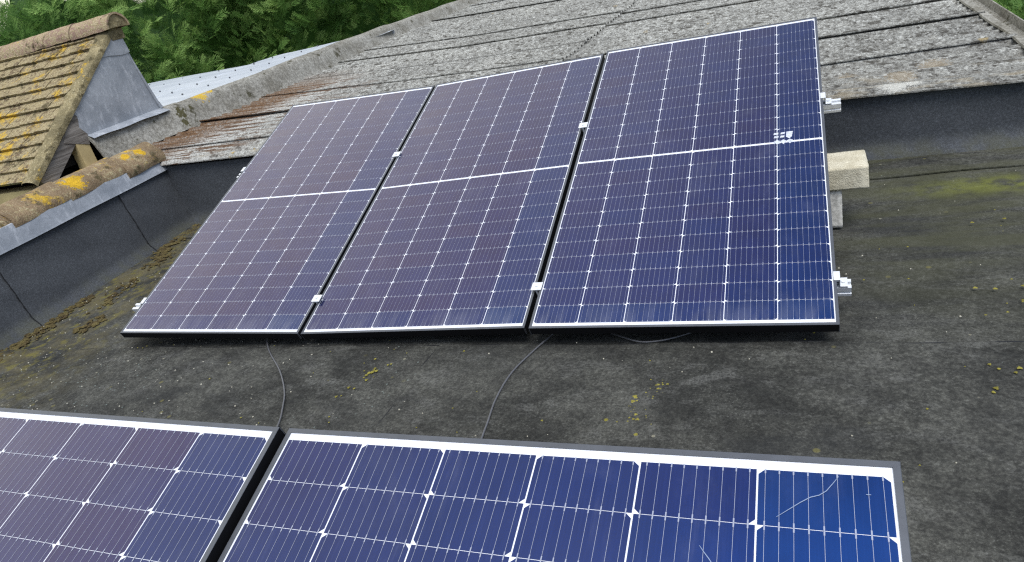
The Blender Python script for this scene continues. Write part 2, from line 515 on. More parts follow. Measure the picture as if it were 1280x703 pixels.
def concrete_ridge():
    t = NT('mossy_concrete', 0.95, 0.15)
    n1, n2, n3 = t.noise(3.5, 6, 0.65), t.noise(34, 6, 0.7), t.noise(150, 3, 0.6)
    c = t.mix(t.ramp(n1, 0.3, 0.7), (0.22, 0.205, 0.17), (0.37, 0.355, 0.315))
    c = t.mix(t.ramp(n2, 0.35, 0.68), t.mix(1.0, c, (0.6, 0.59, 0.56), 'MULTIPLY'), t.mix(1.0, c, (1.2, 1.2, 1.17), 'MULTIPLY'))
    c = t.mix(t.ramp(n3, 0.56, 0.72, 0, 0.45), c, (0.5, 0.48, 0.42))
    mo = t.noise(7, 5, 0.65, t.map((1, 0.8, 1), (0, 0, 0), (2, 4, 1)))
    c = t.mix(t.ramp(mo, 0.60, 0.67, 0, 0.85), c, (0.055, 0.05, 0.025))
    c = t.patches(c, (((-2.09, 3.20, .715), .085), ((-2.09, 3.33, .72), .05)), (0.56, 0.37, 0.04), n2)
    c = t.patches(c, (((-2.05, 2.88, .64), .06), ((-2.03, 2.86, .56), .05), ((-2.06, 3.00, .66), .035)), (0.065, 0.058, 0.02), n2)
    return t.color(c).bump(t.math('ADD', n2, t.mul(n3, 0.4)), 0.8, 0.012).mat
M['concrete'] = concrete_ridge()

def lead():
    t = NT('weathered_lead', 0.55, 0.4)
    n1, n2, n3 = t.noise(4, 6, 0.65), t.noise(24, 6, 0.7, t.map((1, 1, 0.6))), t.noise(70, 3, 0.6)
    c = t.mix(t.ramp(n1, 0.3, 0.7), (0.25, 0.268, 0.288), (0.38, 0.395, 0.41))
    c = t.mix(t.ramp(n2, 0.53, 0.66, 0, 0.7), c, (0.50, 0.515, 0.53))
    w = t.noise(9, 6, 0.7, t.map((1, 1, 0.35), (0, 0, 0), (2, 2, 2)))
    c = t.mix(t.ramp(w, 0.56, 0.70, 0, 0.6), c, (0.60, 0.61, 0.62))
    c = t.mix(t.ramp(n3, 0.60, 0.74, 0, 0.4), c, (0.58, 0.59, 0.60))
    t.b.inputs['Metallic'].default_value = 0.15
    return t.color(c).bump(t.math('ADD', n1, t.mul(n2, 0.3)), 0.35, 0.02).mat
M['lead'] = lead()

def timber():
    t = NT('grey_timber', 0.9, 0.2)
    g = t.noise(14, 6, 0.7, t.map((1.2, 0.25, 4), (0.6, 0, 0)))
    c = t.mix(t.ramp(g, 0.3, 0.7), (0.10, 0.085, 0.07), (0.28, 0.25, 0.215))
    return t.color(c).bump(g, 0.6, 0.01).mat
M['timber'] = timber()

def block():
    t = NT('concrete_block', 0.95, 0.15)
    n1, n2, n3 = t.noise(9, 5, 0.65), t.noise(60, 5, 0.7), t.noise(210, 2, 0.6)
    c = t.mix(t.ramp(n1, 0.3, 0.7), (0.52, 0.46, 0.32), (0.70, 0.64, 0.48))
    c = t.mix(t.ramp(n2, 0.52, 0.72, 0, 0.55), c, (0.33, 0.285, 0.20))
    c = t.mix(t.ramp(n3, 0.6, 0.75, 0, 0.4), c, (0.22, 0.20, 0.16))
    return t.color(c).bump(t.math('ADD', n2, t.mul(n3, 0.6)), 0.7, 0.006).mat
M['block'] = block()
M['block_grey'] = simple('grey_block', (0.60, 0.57, 0.50), 0.95, 0.15, 0, 55, 0.25, 0.6)

def metal_sheet():
    t = NT('pale_metal_sheet', 0.45, 0.4)
    n = t.noise(2.5, 5, 0.6, t.map((0.5, 1.5, 1)))
    c = t.mix(t.ramp(n, 0.3, 0.7), (0.46, 0.49, 0.525), (0.56, 0.585, 0.61))
    t.b.inputs['Metallic'].default_value = 0.15
    return t.color(c).mat
M['metal_sheet'] = metal_sheet()

def leaf():
    t = NT('conifer_leaf', 0.62, 0.25)
    a = t.n.new('ShaderNodeAttribute')
    a.attribute_name = 'tint'
    f = a.outputs['Fac']
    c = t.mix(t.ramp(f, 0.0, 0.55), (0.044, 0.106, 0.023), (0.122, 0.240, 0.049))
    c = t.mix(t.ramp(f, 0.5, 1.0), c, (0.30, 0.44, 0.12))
    t.color(c)
    tr = t.n.new('ShaderNodeBsdfTranslucent')
    t.l.new(c, tr.inputs['Color'])
    ms = t.n.new('ShaderNodeMixShader')
    ms.inputs[0].default_value = 0.35
    t.l.new(t.b.outputs[0], ms.inputs[1])
    t.l.new(tr.outputs[0], ms.inputs[2])
    t.l.new(ms.outputs[0], t.n['Material Output'].inputs['Surface'])
    return t.mat
M['leaf'] = leaf()
M['bark'] = simple('conifer_bark', (0.10, 0.065, 0.045), 0.95, 0.1, 0, 12, 0.35, 0.6)

def mossmat():
    t = NT('roof_moss', 0.95, 0.1)
    n1, n2 = t.noise(16, 5, 0.65), t.noise(120, 3, 0.7)
    c = t.mix(t.ramp(n1, 0.35, 0.65), (0.060, 0.042, 0.022), (0.125, 0.098, 0.038))
    c = t.mix(t.ramp(n2, 0.5, 0.75, 0, 0.7), c, (0.28, 0.24, 0.10))
    c = t.mix(t.ramp(n2, 0.42, 0.25, 0, 0.8), c, (0.025, 0.02, 0.012))
    return t.color(c).bump(n2, 0.9, 0.01).mat
M['moss'] = mossmat()
M['lichen'] = simple('yellow_lichen', (0.21, 0.185, 0.04), 0.95, 0.1, 0, 60, 0.35, 0.5)
M['gold_lichen'] = simple('orange_lichen', (0.60, 0.36, 0.02), 0.95, 0.1, 0, 45, 0.25, 0.5)
M['grit'] = simple('pale_grit', (0.45, 0.42, 0.33), 0.9, 0.2, 0, 30, 0.3)

# ------------------------------------------------------------------ ground and flat roof (setting)
m = MB()
m.grid([[(x, y, -2.7) for x in np.linspace(-900, 900, 13)] for y in np.linspace(-900, 900, 13)])
tag(m.build('ground', M['grass']), kind='structure')

def wob(x, y, s=1.0, a=0.002):
    return a * (math.sin(x * 3.1 * s + 1.3 * math.sin(y * 2.3 * s)) + math.sin(y * 4.7 * s + x * 1.7))

# felt deck: one slab, upper sheets lapped over it
m = MB()
xs = np.linspace(-1.6, 4.34, 60)
ys = np.linspace(-5.0, 1.80, 70)
m.grid([[(x, y, wob(x, y) - 0.006) for x in xs] for y in ys])
m.box((-1.6, -5.0, -0.32), (4.34, 1.80, -0.012))
tag(m.build('flat_roof', M['felt']), kind='structure')

def felt_lap(x0, x1, y0, y1, z, seed):
    """a sheet of felt lying over the deck, its edges a little wavy, 4 mm thick"""
    r = random.Random(seed)
    ph = [r.uniform(0, 6) for _ in range(4)]
    P = []
    nx, ny = max(2, int((x1 - x0) / 0.06)), max(2, int((y1 - y0) / 0.06))
    for j in range(ny + 1):
        row = []
        for i in range(nx + 1):
            x = x0 + (x1 - x0) * i / nx
            y = y0 + (y1 - y0) * j / ny
            e = 0.006 * math.sin(x * 5 + ph[0]) + 0.004 * math.sin(x * 13 + ph[1])
            e2 = 0.006 * math.sin(y * 6 + ph[2]) + 0.004 * math.sin(y * 15 + ph[3])
            row.append((x + e2, y + e, z + wob(x, y) + 0.0015 * math.sin(x * 9 + ph[1]) * math.sin(y * 7)))
        P.append(row)
    m = MB()
    m.grid(P)
    # turned-down rim so that the lap reads as an edge
    rim = P[0] + [q[-1] for q in P[1:]] + P[-1][::-1][1:] + [q[0] for q in P[::-1][1:]]
    m.grid([rim, [(p[0], p[1], p[2] - 0.006) for p in rim]])
    # bitumen bleeding along the exposed lap edges
    for line in (P[-1], [q[0] for q in P]):
        m.tube([(p[0], p[1], p[2] - 0.003) for p in line], [0.0032 + 0.0016 * math.sin(i * 1.7 + seed) * math.sin(i * 0.37) for i in range(len(line))], 6, mi=1)
    return tag(m.build('felt_sheet', [M['felt'], M['bitumen']]), kind='structure')
felt_lap(-1.12, 1.712, -4.9, 0.016, 0.002, 1)
felt_lap(1.700, 4.33, -4.9, 0.018, 0.006, 2)
felt_lap(-1.14, 4.33, 1.455, 1.66, 0.003, 3)

# ------------------------------------------------------------------ solar panels
PW, PH = 1.038, 1.924
CW, CG = 0.1663, 0.0026
CX0 = (PW - 6 * CW - 5 * CG) / 2
RH, RG, MID = 0.0839, 0.0009, 0.011
HALF = 11 * RH + 10 * RG
RY0 = (PH - 2 * HALF - MID) / 2
LIP = 0.0098

def make_panel():
    """local origin at the panel's centre on its glass side, x across, y up the slope"""
    root = bpy.data.objects.new('solar_panel', None)
    C.objects.link(root)
    # frame: four mitred channels (grey lip on top, dark sides)
    m = MB()
    hw, hh, D = PW / 2, PH / 2, 0.035
    o_ = [(-hw, -hh), (hw, -hh), (hw, hh), (-hw, hh)]
    i_ = [(-hw + LIP, -hh + LIP), (hw - LIP, -hh + LIP), (hw - LIP, hh - LIP), (-hw + LIP, hh - LIP)]
    b_ = 0.0008
    for k in range(4):
        k2 = (k + 1) % 4
        A, B, I, J = o_[k], o_[k2], i_[k], i_[k2]
        def sh(p):
            return (p[0] * (1 - b_ / hw), p[1] * (1 - b_ / hh))
        As, Bs = sh(A), sh(B)
        m.face([(*As, 0), (*Bs, 0), (*J, 0), (*I, 0)], 0)                       # lip
        m.face([(*A, -b_), (*B, -b_), (*Bs, 0), (*As, 0)], 0)                   # eased arris
        m.face([(*I, 0), (*J, 0), (*J, -0.003), (*I, -0.003)], 0)               # inner step
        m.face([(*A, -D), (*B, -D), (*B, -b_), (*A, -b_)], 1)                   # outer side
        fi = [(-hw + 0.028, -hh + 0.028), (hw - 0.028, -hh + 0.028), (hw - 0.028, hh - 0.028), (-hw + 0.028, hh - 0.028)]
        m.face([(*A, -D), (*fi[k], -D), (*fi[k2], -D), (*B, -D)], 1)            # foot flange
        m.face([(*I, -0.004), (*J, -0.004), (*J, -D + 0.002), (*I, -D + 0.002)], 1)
        # bright cut at the mitred corner
        ux, uy = (B[0] - A[0]), (B[1] - A[1])
        L = math.hypot(ux, uy)
        ux, uy = ux / L, uy / L
        nx, ny = uy, -ux
        e = 0.0012
        for P, s_ in ((A, 1), (B, -1)):
            q0 = (P[0] + nx * e, P[1] + ny * e)
            q1 = (P[0] + nx * e + ux * 0.0025 * s_, P[1] + ny * e + uy * 0.0025 * s_)
            m.face([(*q0, -D), (*q1, -D), (*q1, -b_), (*q0, -b_)], 0)
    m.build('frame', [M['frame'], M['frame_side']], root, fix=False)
    # laminate: white backsheet seen through the glass
    m = MB()
    m.box((-hw + 0.004, -hh + 0.004, -0.0065), (hw - 0.004, hh - 0.004, -0.0022))
    lam = m.build('laminate', M['backsheet'], root)
    # cells: 6 columns of 2 x 11 half cells, cut corners on alternate ends
    m, bb = MB(), MB()
    film = []
    fr = random.Random(5)
    zc, zb = -0.0018, -0.0014
    ch = 0.0085
    for col in range(6):
        x0 = -hw + CX0 + col * (CW + CG)
        x1 = x0 + CW
        for half in range(2):
            for r in range(11):
                yt = hh - RY0 - half * (HALF + MID) - r * (RH + RG)
                yb = yt - RH
                film.append(74.6 + fr.gauss(0, 0.5) + (2.8 if col == 5 else 0.0) + (2.0 if half == 1 and r == 10 else 0.0))
                if col % 2 == 1:      # cut at the top
                    m.face([(x0, yb, zc), (x1, yb, zc), (x1, yt - ch * 0.85, zc), (x1 - ch, yt, zc), (x0 + ch, yt, zc), (x0, yt - ch * 0.85, zc)])
                else:
                    m.face([(x0 + ch, yb, zc), (x1 - ch, yb, zc), (x1, yb + ch * 0.85, zc), (x1, yt, zc), (x0, yt, zc), (x0, yb + ch * 0.85, zc)])
                for k in range(9):    # soldering tabs
                    xc = x0 + CW * (k + 0.5) / 9
                    for ya, yc in ((yb - 0.0005, yb + 0.006), (yt - 0.006, yt + 0.0005)):
                        bb.face([(xc - 0.0010, ya, zb + 0.0001), (xc + 0.0010, ya, zb + 0.0001), (xc + 0.0010, yc, zb + 0.0001), (xc - 0.0010, yc, zb + 0.0001)])
            yt = hh - RY0 - half * (HALF + MID)
            for k in range(9):
                xc = x0 + CW * (k + 0.5) / 9
                bb.face([(xc - 0.0003, yt - HALF, zb), (xc + 0.0003, yt - HALF, zb), (xc + 0.0003, yt, zb), (xc - 0.0003, yt, zb)])
    cells = m.build('solar_cells', M['cell'], lam, fix=False)
    cells.data.attributes.new('film', 'FLOAT', 'FACE').data.foreach_set('value', film)
    bb.build('busbars', M['busbar'], lam, fix=False)
    # junction boxes on the back
    for x in (-0.3, 0.0, 0.3):
        m = MB()
        m.box((x - 0.03, -0.03, -0.022), (x + 0.03, 0.03, -0.0075))
        m.build('junction_box', M['rubber'], root)
    return root

def copy_tree(o, parent=None):
    c = o.copy()
    C.objects.link(c)
    if parent is not None:
        c.parent = parent
    for ch in [q for q in bpy.data.objects if q.parent == o]:
        copy_tree(ch, c)
    return c

POSES = [
    ((0.519, 0.911, 0.399), ((1, -.004, .030), (.013, .947, -.321), (-.027, .321, .947)),
     'leftmost of the three tilted panels in the rear row, beside the felted wall', 'solar panels tilted in the rear row'),
    ((1.565, 0.924, 0.389), ((1, 0, -.015), (-.005, .945, -.327), (.014, .327, .945)),
     'middle tilted panel of the rear row, between two other panels', 'solar panels tilted in the rear row'),
    ((2.630, 0.901, 0.405), ((1, .001, .006), (.001, .944, -.329), (-.006, .329, .944)),
     'rear row panel with a small white mark on its middle line, next to concrete blocks', 'solar panels tilted in the rear row'),
    ((1.598, -2.167, 0.362), ((1, .004, .026), (.003, .956, -.293), (-.026, .293, .956)),
     'purplish front row panel cut off by the lower left corner of the photo', 'solar panels tilted in the front row'),
    ((2.640, -2.159, 0.331), ((1, .012, -.009), (-.014, .953, -.303), (.005, .303, .953)),
     'deep blue front row panel with pale scratches on its right half', 'solar panels tilted in the front row'),
]
def cells_of(root):
    for q in root.children_recursive:
        if q.name.startswith('solar_cells'):
            return q
proto = make_panel()
panels = []
for i, (c, R, lab, grp) in enumerate(POSES):
    o = proto if i == 0 else copy_tree(proto)
    X = Vector((R[0][0], R[1][0], R[2][0])).normalized()
    Z = Vector((R[0][2], R[1][2], R[2][2])).normalized()
    Y = Z.cross(X).normalized()
    Z = X.cross(Y)
    mw = Matrix((X, Y, Z)).transposed().to_4x4()
    mw.translation = Vector(c)
    o.matrix_world = mw
    tag(o, lab, 'solar panel', grp)
    cells_of(o)['film_batch'] = (0.0, 0.3, 1.6, 0.4, 2.5)[i]
    panels.append(o)

def child_of(root, name):
    for q in bpy.data.objects:
        if q.parent == root and q.name.split('.')[0] == name:
            return q

# white printed mark on the third rear panel (column line 5|6, centre line)
def px_panel(ix, r=0.0):
    return -PW / 2 + CX0 + ix * (CW + CG) - CG / 2
m = MB()
xc = px_panel(5)
zs = -0.0010
def quad(cx, cy, w, h, sk=0.0):
    m.face([(cx - w / 2 - sk, cy - h / 2, zs), (cx + w / 2 - sk, cy - h / 2, zs), (cx + w / 2 + sk, cy + h / 2, zs), (cx - w / 2 + sk, cy + h / 2, zs)])
quad(xc - 0.004, 0.058, 0.018, 0.013, 0.001)
quad(xc + 0.022, 0.058, 0.016, 0.013, 0.0015)
quad(xc - 0.003, 0.036, 0.017, 0.013, 0.001)
quad(xc + 0.020, 0.036, 0.015, 0.013, 0.001)
m.face([(xc + 0.036, 0.066, zs), (xc + 0.061, 0.066, zs), (xc + 0.056, 0.030, zs), (xc + 0.047, 0.019, zs), (xc + 0.034, 0.032, zs)])
for dx in (0.0, 0.024, 0.049):
    m.face([(xc + dx - 0.013, 0.006, zs), (xc + dx, -0.015, zs), (xc + dx + 0.012, 0.006, zs), (xc + dx, 0.016, zs)])
m.build('printed_mark', M['mark'], child_of(panels[2], 'laminate'), fix=False)

# pale scratches on the front panel
def stroke(pts, w):
    P = [Vector((p[0], p[1], 0)) for p in pts]
    m = MB()
    L, R_ = [], []
    for i, p in enumerate(P):
        d = (P[min(i + 1, len(P) - 1)] - P[max(i - 1, 0)]).normalized()
        n = Vector((-d.y, d.x, 0)) * (w * (0.35 + 0.65 * math.sin(math.pi * (i + 0.6) / (len(P) + 0.2))))
        L.append((p.x + n.x, p.y + n.y, -0.0009))
        R_.append((p.x - n.x, p.y - n.y, -0.0009))
    m.grid([L, R_])
    return m
xr = PW / 2 - CX0
yt = PH / 2 - RY0
lam4 = child_of(panels[4], 'laminate')
stroke([(xr - 0.142, yt - 0.071), (xr - 0.127, yt - 0.059), (xr - 0.112, yt - 0.047), (xr - 0.099, yt - 0.038), (xr - 0.088, yt - 0.034), (xr - 0.079, yt - 0.027), (xr - 0.069, yt - 0.013), (xr - 0.063, yt - 0.004)], 0.0006).build('scratch', M['scratch'], lam4, fix=False)
stroke([(xr - 0.239, yt - 0.122), (xr - 0.232, yt - 0.131), (xr - 0.226, yt - 0.138), (xr - 0.220, yt - 0.146), (xr - 0.215, yt - 0.153)], 0.0006).build('scratch', M['scratch'], lam4, fix=False)
stroke([(xr - 0.031, yt - 0.028), (xr - 0.028, yt - 0.0282), (xr - 0.025, yt - 0.028)], 0.0006).build('scratch', M['scratch'], lam4, fix=False)

# ------------------------------------------------------------------ rails with clamps
def rail_profile(m, xs, rz):
    """slotted rail 40 mm deep, local z down from 0"""
    pr = [(-0.020, -0.040), (0.020, -0.040), (0.020, -0.029), (0.016, -0.027), (0.016, -0.020), (0.020, -0.018), (0.020, 0.0), (0.007, 0.0),
          (0.007, -0.010), (-0.007, -0.010), (-0.007, 0.0), (-0.020, 0.0), (-0.020, -0.018), (-0.016, -0.020), (-0.016, -0.027), (-0.020, -0.029)]
    m.prism(pr, lambda t, q: (t, q[0], q[1] + rz(t)), xs)

def make_rail(row, s, ext_l, ext_r, label, group, name='mounting_rail'):
    """rail along a row of panels at slope distance s from their lower edge"""
    pan_L, pan_R = row[0], row[-1]
    def pt(p, lx, ly, lz):
        return p.matrix_world @ Vector((lx, ly, lz))
    ly = s - PH / 2
    A = pt(pan_L, -PW / 2, ly, -0.0362)
    B = pt(pan_R, PW / 2, ly, -0.0362)
    X = (B - A).normalized()
    Y = pan_L.matrix_world.to_3x3() @ Vector((0, 1, 0))
    Z = X.cross(Y).normalized()
    Y = Z.cross(X)
    mw = Matrix((X, Y, Z)).transposed().to_4x4()
    mw.translation = A
    root = thing(name, label, 'rail', group=group)
    root.matrix_world = mw
    inv = mw.inverted()
    L = (B - A).length
    m = MB()
    def under(p, side):
        q = inv @ pt(p, side * PW / 2, ly, -0.0360)
        return q.x, min(q.z, (inv @ pt(p, side * PW / 2, ly - 0.02, -0.0360)).z, (inv @ pt(p, side * PW / 2, ly + 0.02, -0.0360)).z)
    xz = [under(row[0], -1)]
    for p, q in zip(row[:-1], row[1:]):
        e0, e1 = under(p, 1), under(q, -1)
        xz.append(((e0[0] + e1[0]) / 2, min(e0[1], e1[1])))
    xz.append(under(row[-1], 1))
    xs_, zs_ = [q[0] for q in xz], [q[1] for q in xz]
    def rz(x):                                          # the rail sags with the panels it carries
        return float(np.interp(x, xs_, zs_))
    rail_profile(m, [-ext_l] + xs_ + [L + ext_r], rz)
    m.build('rail_profile', M['alu'], root)
    def clamp(p0, p1, kind):
        """p0, p1: frame-edge points on the glass side (rail coordinates) that the clamp presses on"""
        m = MB()
        if kind == 0:                                   # mid clamp: cap over two frames, stem, bolt head
            x = (p0.x + p1.x) / 2
            z1 = max(p0.z, p1.z) + 0.0006
            m.box((x - 0.021, -0.020, z1), (x + 0.021, 0.020, z1 + 0.0035))
            m.box((x - 0.004, -0.018, rz(x) - 0.008), (x + 0.004, 0.018, z1 + 0.0005))
            m.tube([(x, 0, z1 + 0.0034), (x, 0, z1 + 0.008)], 0.006, 8)
        else:                                           # end clamp: z-shaped, kind = +1 right end, -1 left end
            d, x = kind, p0.x
            z1 = p0.z + 0.0006
            def bx(a, b, ya, yb, za, zb):
                m.box((min(x + d * a, x + d * b), ya, za), (max(x + d * a, x + d * b), yb, zb))
            bx(-0.009, 0.011, -0.020, 0.020, z1, z1 + 0.003)
            r0 = rz(x)
            bx(0.0085, 0.0115, -0.020, 0.020, r0 + 0.008, z1 + 0.0005)
            bx(0.0110, 0.034, -0.020, 0.020, r0 + 0.005, r0 + 0.0082)
            bx(0.0305, 0.0338, -0.020, 0.020, r0 + 0.0002, r0 + 0.0052)
            m.tube([(x + d * 0.021, 0, r0 + 0.008), (x + d * 0.021, 0, r0 + 0.014)], 0.0065, 8)
        m.build('clamp', M['alu'], root, bevel=0.0006)
    def edge(p, side):
        return inv @ pt(p, side * PW / 2, ly, 0.0)
    clamp(edge(row[0], -1), None, -1)
    clamp(edge(row[-1], 1), None, 1)
    for p, q in zip(row[:-1], row[1:]):
        clamp(edge(p, 1), edge(q, -1), 0)
    return root
make_rail(panels[:3], 0.205, 0.10, 0.045, 'lower white aluminium rail under the rear panels, end showing at lower right', 'rails under the rear row')
make_rail(panels[:3], 1.250, 0.07, 0.070, 'upper white aluminium rail under the rear panels, end showing before the grey roof', 'rails under the rear row')

# ------------------------------------------------------------------ concrete blocks
from mathutils import noise as mnoise
def rough_block(a, b, mat, label, seed):
    import bmesh
    bm = bmesh.new()
    bmesh.ops.create_cube(bm, size=1.0)
    cx = [(a[i] + b[i]) / 2 for i in range(3)]
    for v in bm.verts:
        v.co = Vector([cx[i] + v.co[i] * (b[i] - a[i]) for i in range(3)])
    bmesh.ops.bevel(bm, geom=bm.edges[:], offset=0.003, segments=2, affect='EDGES')
    bmesh.ops.subdivide_edges(bm, edges=[e for e in bm.edges if e.calc_length() > 0.02], cuts=14, use_grid_fill=True)
    lo = a[2]
    for v in bm.verts:
        n = mnoise.noise(v.co * 38 + Vector((seed, 0, 0))) * 0.6 + mnoise.noise(v.co * 110) * 0.4
        dist = sorted(min(abs(v.co[i] - a[i]), abs(v.co[i] - b[i])) for i in range(3))
        edge = max(0.0, 1 - dist[1] / 0.018)               # arrises crumble
        d = (Vector(cx) - v.co).normalized()
        w = 0.0012 * n + edge * max(0.0, mnoise.noise(v.co * 26 + Vector((0, seed, 0)))) * 0.005
        v.co += d * w
        v.co.z = max(v.co.z, lo)
    me = bpy.data.meshes.new('concrete_block')
    bm.to_mesh(me)
    bm.free()
    me.materials.append(mat)
    me.polygons.foreach_set('use_smooth', [True] * len(me.polygons))
    o = bpy.data.objects.new('concrete_block', me)
    C.objects.link(o)
    return tag(o, label, 'block', 'concrete blocks stacked under the panels')
rough_block((2.985, 0.905, 0.002), (3.203, 1.060, 0.172), M['block_grey'], 'grey concrete block standing on the felt beneath the cream block', 3)
rough_block((2.862, 0.893, 0.1722), (3.302, 1.100, 0.268), M['block'], 'cream concrete block lying on top of the grey block', 8)

# ------------------------------------------------------------------ cables
def smooth(pts, n=8):
    out = []
    P = [Vector(p) for p in pts]
    for i in range(len(P) - 1):
        p0, p1, p2, p3 = P[max(i - 1, 0)], P[i], P[i + 1], P[min(i + 2, len(P) - 1)]
        for k in range(n):
            t = k / n
            out.append(0.5 * ((2 * p1) + (p2 - p0) * t + (2 * p0 - 5 * p1 + 4 * p2 - p3) * t * t + (3 * p1 - p0 - 3 * p2 + p3) * t ** 3))
    out.append(P[-1])
    return out
def cable(pts, label, r=0.0032):
    m = MB()
    m.tube(smooth(pts), r, 8)
    tag(m.build('cable', M['rubber'], smooth=True), label, 'cable', 'black cables on the felt')
h = 0.0125
cable([(0.50, 0.55, h), (0.62, 0.35, h), (0.785, 0.092, h), (0.885, -0.027, h), (1.053, -0.176, h), (1.175, -0.309, h), (1.24, -0.407, h), (1.298, -0.516, h), (1.36, -0.70, h), (1.45, -0.95, h), (1.50, -1.3, h)],
      'black cable snaking from the left rear panel to the gap in the front row')
cable([(2.24, 0.40, h), (2.21, 0.2, h), (2.165, 0.081, h), (2.123, -0.034, h), (2.084, -0.177, h), (2.080, -0.326, h), (2.097, -0.453, h), (2.112, -0.56, h), (2.15, -0.75, h), (2.2, -1.2, h)],
      'black cable curving from the middle rear panels down to the front row')
cable([(2.22, 0.25, h), (2.31, 0.13, h), (2.403, 0.070, h), (2.476, 0.030, h), (2.524, 0.016, h), (2.589, 0.028, h), (2.641, 0.053, h), (2.698, 0.09, h), (2.80, 0.17, h), (2.9, 0.30, h)],
      'short cable loop peeping out under the panel with the white mark', 0.0028)

# ------------------------------------------------------------------ left parapet with lead flashing and coping tiles
def wx(y):            # foot of the parapet
    return -1.195 + (1.775 - y) * 0.100
def wz(y):            # top of the felt
    return 0.452 - (1.775 - y) * 0.014
par = thing('parapet_wall', 'dark felted parapet topped with lichened clay coping tiles along the left edge', 'wall', (-1.3, 0.5, 0))
par_inv = Matrix.Translation((1.3, -0.5, 0))
class PMB(MB):
    """same builder, world coordinates taken into the parapet's frame"""
    off = Vector((0, 0, 0))
def into(m, off):
    m.v = [(v[0] - off[0], v[1] - off[1], v[2] - off[2]) for v in m.v]
    return m
PO = (-1.3, 0.5, 0)
m = MB()
for y0, y1 in ((-5.0, 1.765),):
    m.hexa([(wx(y0) - 0.42, y0, -0.3), (wx(y0) - 0.085, y0, -0.3), (wx(y1) - 0.085, y1, -0.3), (wx(y1) - 0.42, y1, -0.3),
            (wx(y0) - 0.42, y0, 0.50), (wx(y0) - 0.10, y0, 0.50), (wx(y1) - 0.10, y1, 0.50), (wx(y1) - 0.42, y1, 0.50)])
into(m, PO).build('masonry', M['dark_wall'], par)
seams = [-5.0, -0.75, 0.287, 1.285, 1.772]
for k in range(4):
    y0, y1 = seams[k], seams[k + 1]
    n = max(4, int((y1 - y0) / 0.06))
    lift = 0.006 * (k % 2) + 0.002
    P = []
    H = 22
    for j in range(H + 1):
        row = []
        for i in range(n + 1):
            y = y0 + (y1 - y0) * i / n - (0.012 if i == 0 and k else 0)
            t = j / H
            # cant fillet at the foot, then a slightly battered face
            z = t * wz(y)
            foot = max(0.0, 1 - z / 0.060)
            x = wx(y) - 0.078 * (z / 0.44) + 0.040 * foot ** 2 + 0.002 + 0.011 * max(0.0, 1 - (y - y0) / 0.5) + 0.002 * math.sin(y * 7 + j * 0.5) * math.sin(t * 3.1) + 0.0012 * math.sin(y * 17 + j * 0.9) * math.sin(t * 3.1)
            row.append((x, y, z - 0.010 * (j == 0)))
        P.append(row)
    m = MB()
    m.grid(P)
    m.grid([[r[0] for r in P], [(r[0][0] - 0.012, r[0][1], r[0][2]) for r in P]])
    fs = into(m, PO).build('felt_sheet', M['felt_wall'], par, smooth=True)
    if k:                                               # bitumen squeezed out along the lap
        m = MB()
        m.tube([(r[0][0] - 0.004, r[0][1] - 0.003 + 0.002 * math.sin(q * 1.9), r[0][2]) for q, r in enumerate(P)], [0.0023 + 0.0008 * math.sin(q * 2.3) for q in range(len(P))], 6)
        into(m, PO).build('lap_seam', M['bitumen'], fs, smooth=True)
# lead strip dressed over the top of the felt
prof = []
nL = 60
P = []
for i in range(nL + 1):
    y = -5.0 + 6.79 * i / nL
    bx = wx(y) - 0.078 + 0.028 + 0.001 * math.sin(y * 5.3)
    zb = 0.426 + 0.001 * math.sin(y * 8.1)
    zt = 0.480 if y > 1.48 else 0.538
    P.append([(bx + 0.003, y, zb), (bx - 0.002, y, zb + 0.012), (bx - 0.007, y, (zb + zt) / 2 + 0.004 * math.sin(y * 11)), (bx - 0.026, y, zt + 0.01), (bx - 0.12, y, zt + 0.03)])
m = MB()
m.grid(P)
m.grid([[(q[0][0], q[0][1], q[0][2]) for q in P], [(q[0][0] - 0.014, q[0][1], q[0][2] - 0.001) for q in P]])
into(m, PO).build('lead_flashing', M['lead'], par, smooth=True)
# half-round coping tiles
cuts = [-5.0, -4.45, -4.0, -3.55, -3.1, -2.65, -2.2, -1.75, -1.3, -0.85, -0.40, 0.05, 0.50, 0.93, 1.42, 1.80]
for k in range(len(cuts) - 1):
    y0, y1 = cuts[k], cuts[k + 1] + 0.012
    last = k == len(cuts) - 2
    r = rng
    dz, dx, tw = r.uniform(-0.009, 0.009), r.uniform(-0.010, 0.010), 0.016 + r.uniform(-0.008, 0.008)
    m = MB()
    def cop(t, q, last=last, dz=dz, dx=dx, tw=tw, y0=y0, y1=y1):
        y = y0 + (y1 - y0) * t
        a, rad = q
        R_ = (rad + (0.010 if last else 0.0)) * (1.0 + 0.02 * math.sin(9 * t + a * 3) + 0.035 * (0.5 - t)) * (1.0 - 0.085 * math.sin(2 * a) ** 2)
        cx = wx(y) - 0.078 - 0.128 + dx
        cz = 0.528 + dz + tw * (t - 0.5) - (0.018 if last else 0)
        return (cx + R_ * math.cos(a) * 1.12, y + 0.004 * math.sin(5 * a), cz + R_ * math.sin(a) * 0.90)
    a0, a1, na = -0.22 if last else -0.08, math.pi + 0.1, 16
    prof = [(a0 + (a1 - a0) * i / na, 0.125) for i in range(na + 1)] + [(a1 - (a1 - a0) * i / na, 0.108) for i in range(na + 1)]
    m.prism(prof, cop, [i / 7 for i in range(8)])
    into(m, PO).build('coping_tile', M['coping_clay'], par, smooth=True)
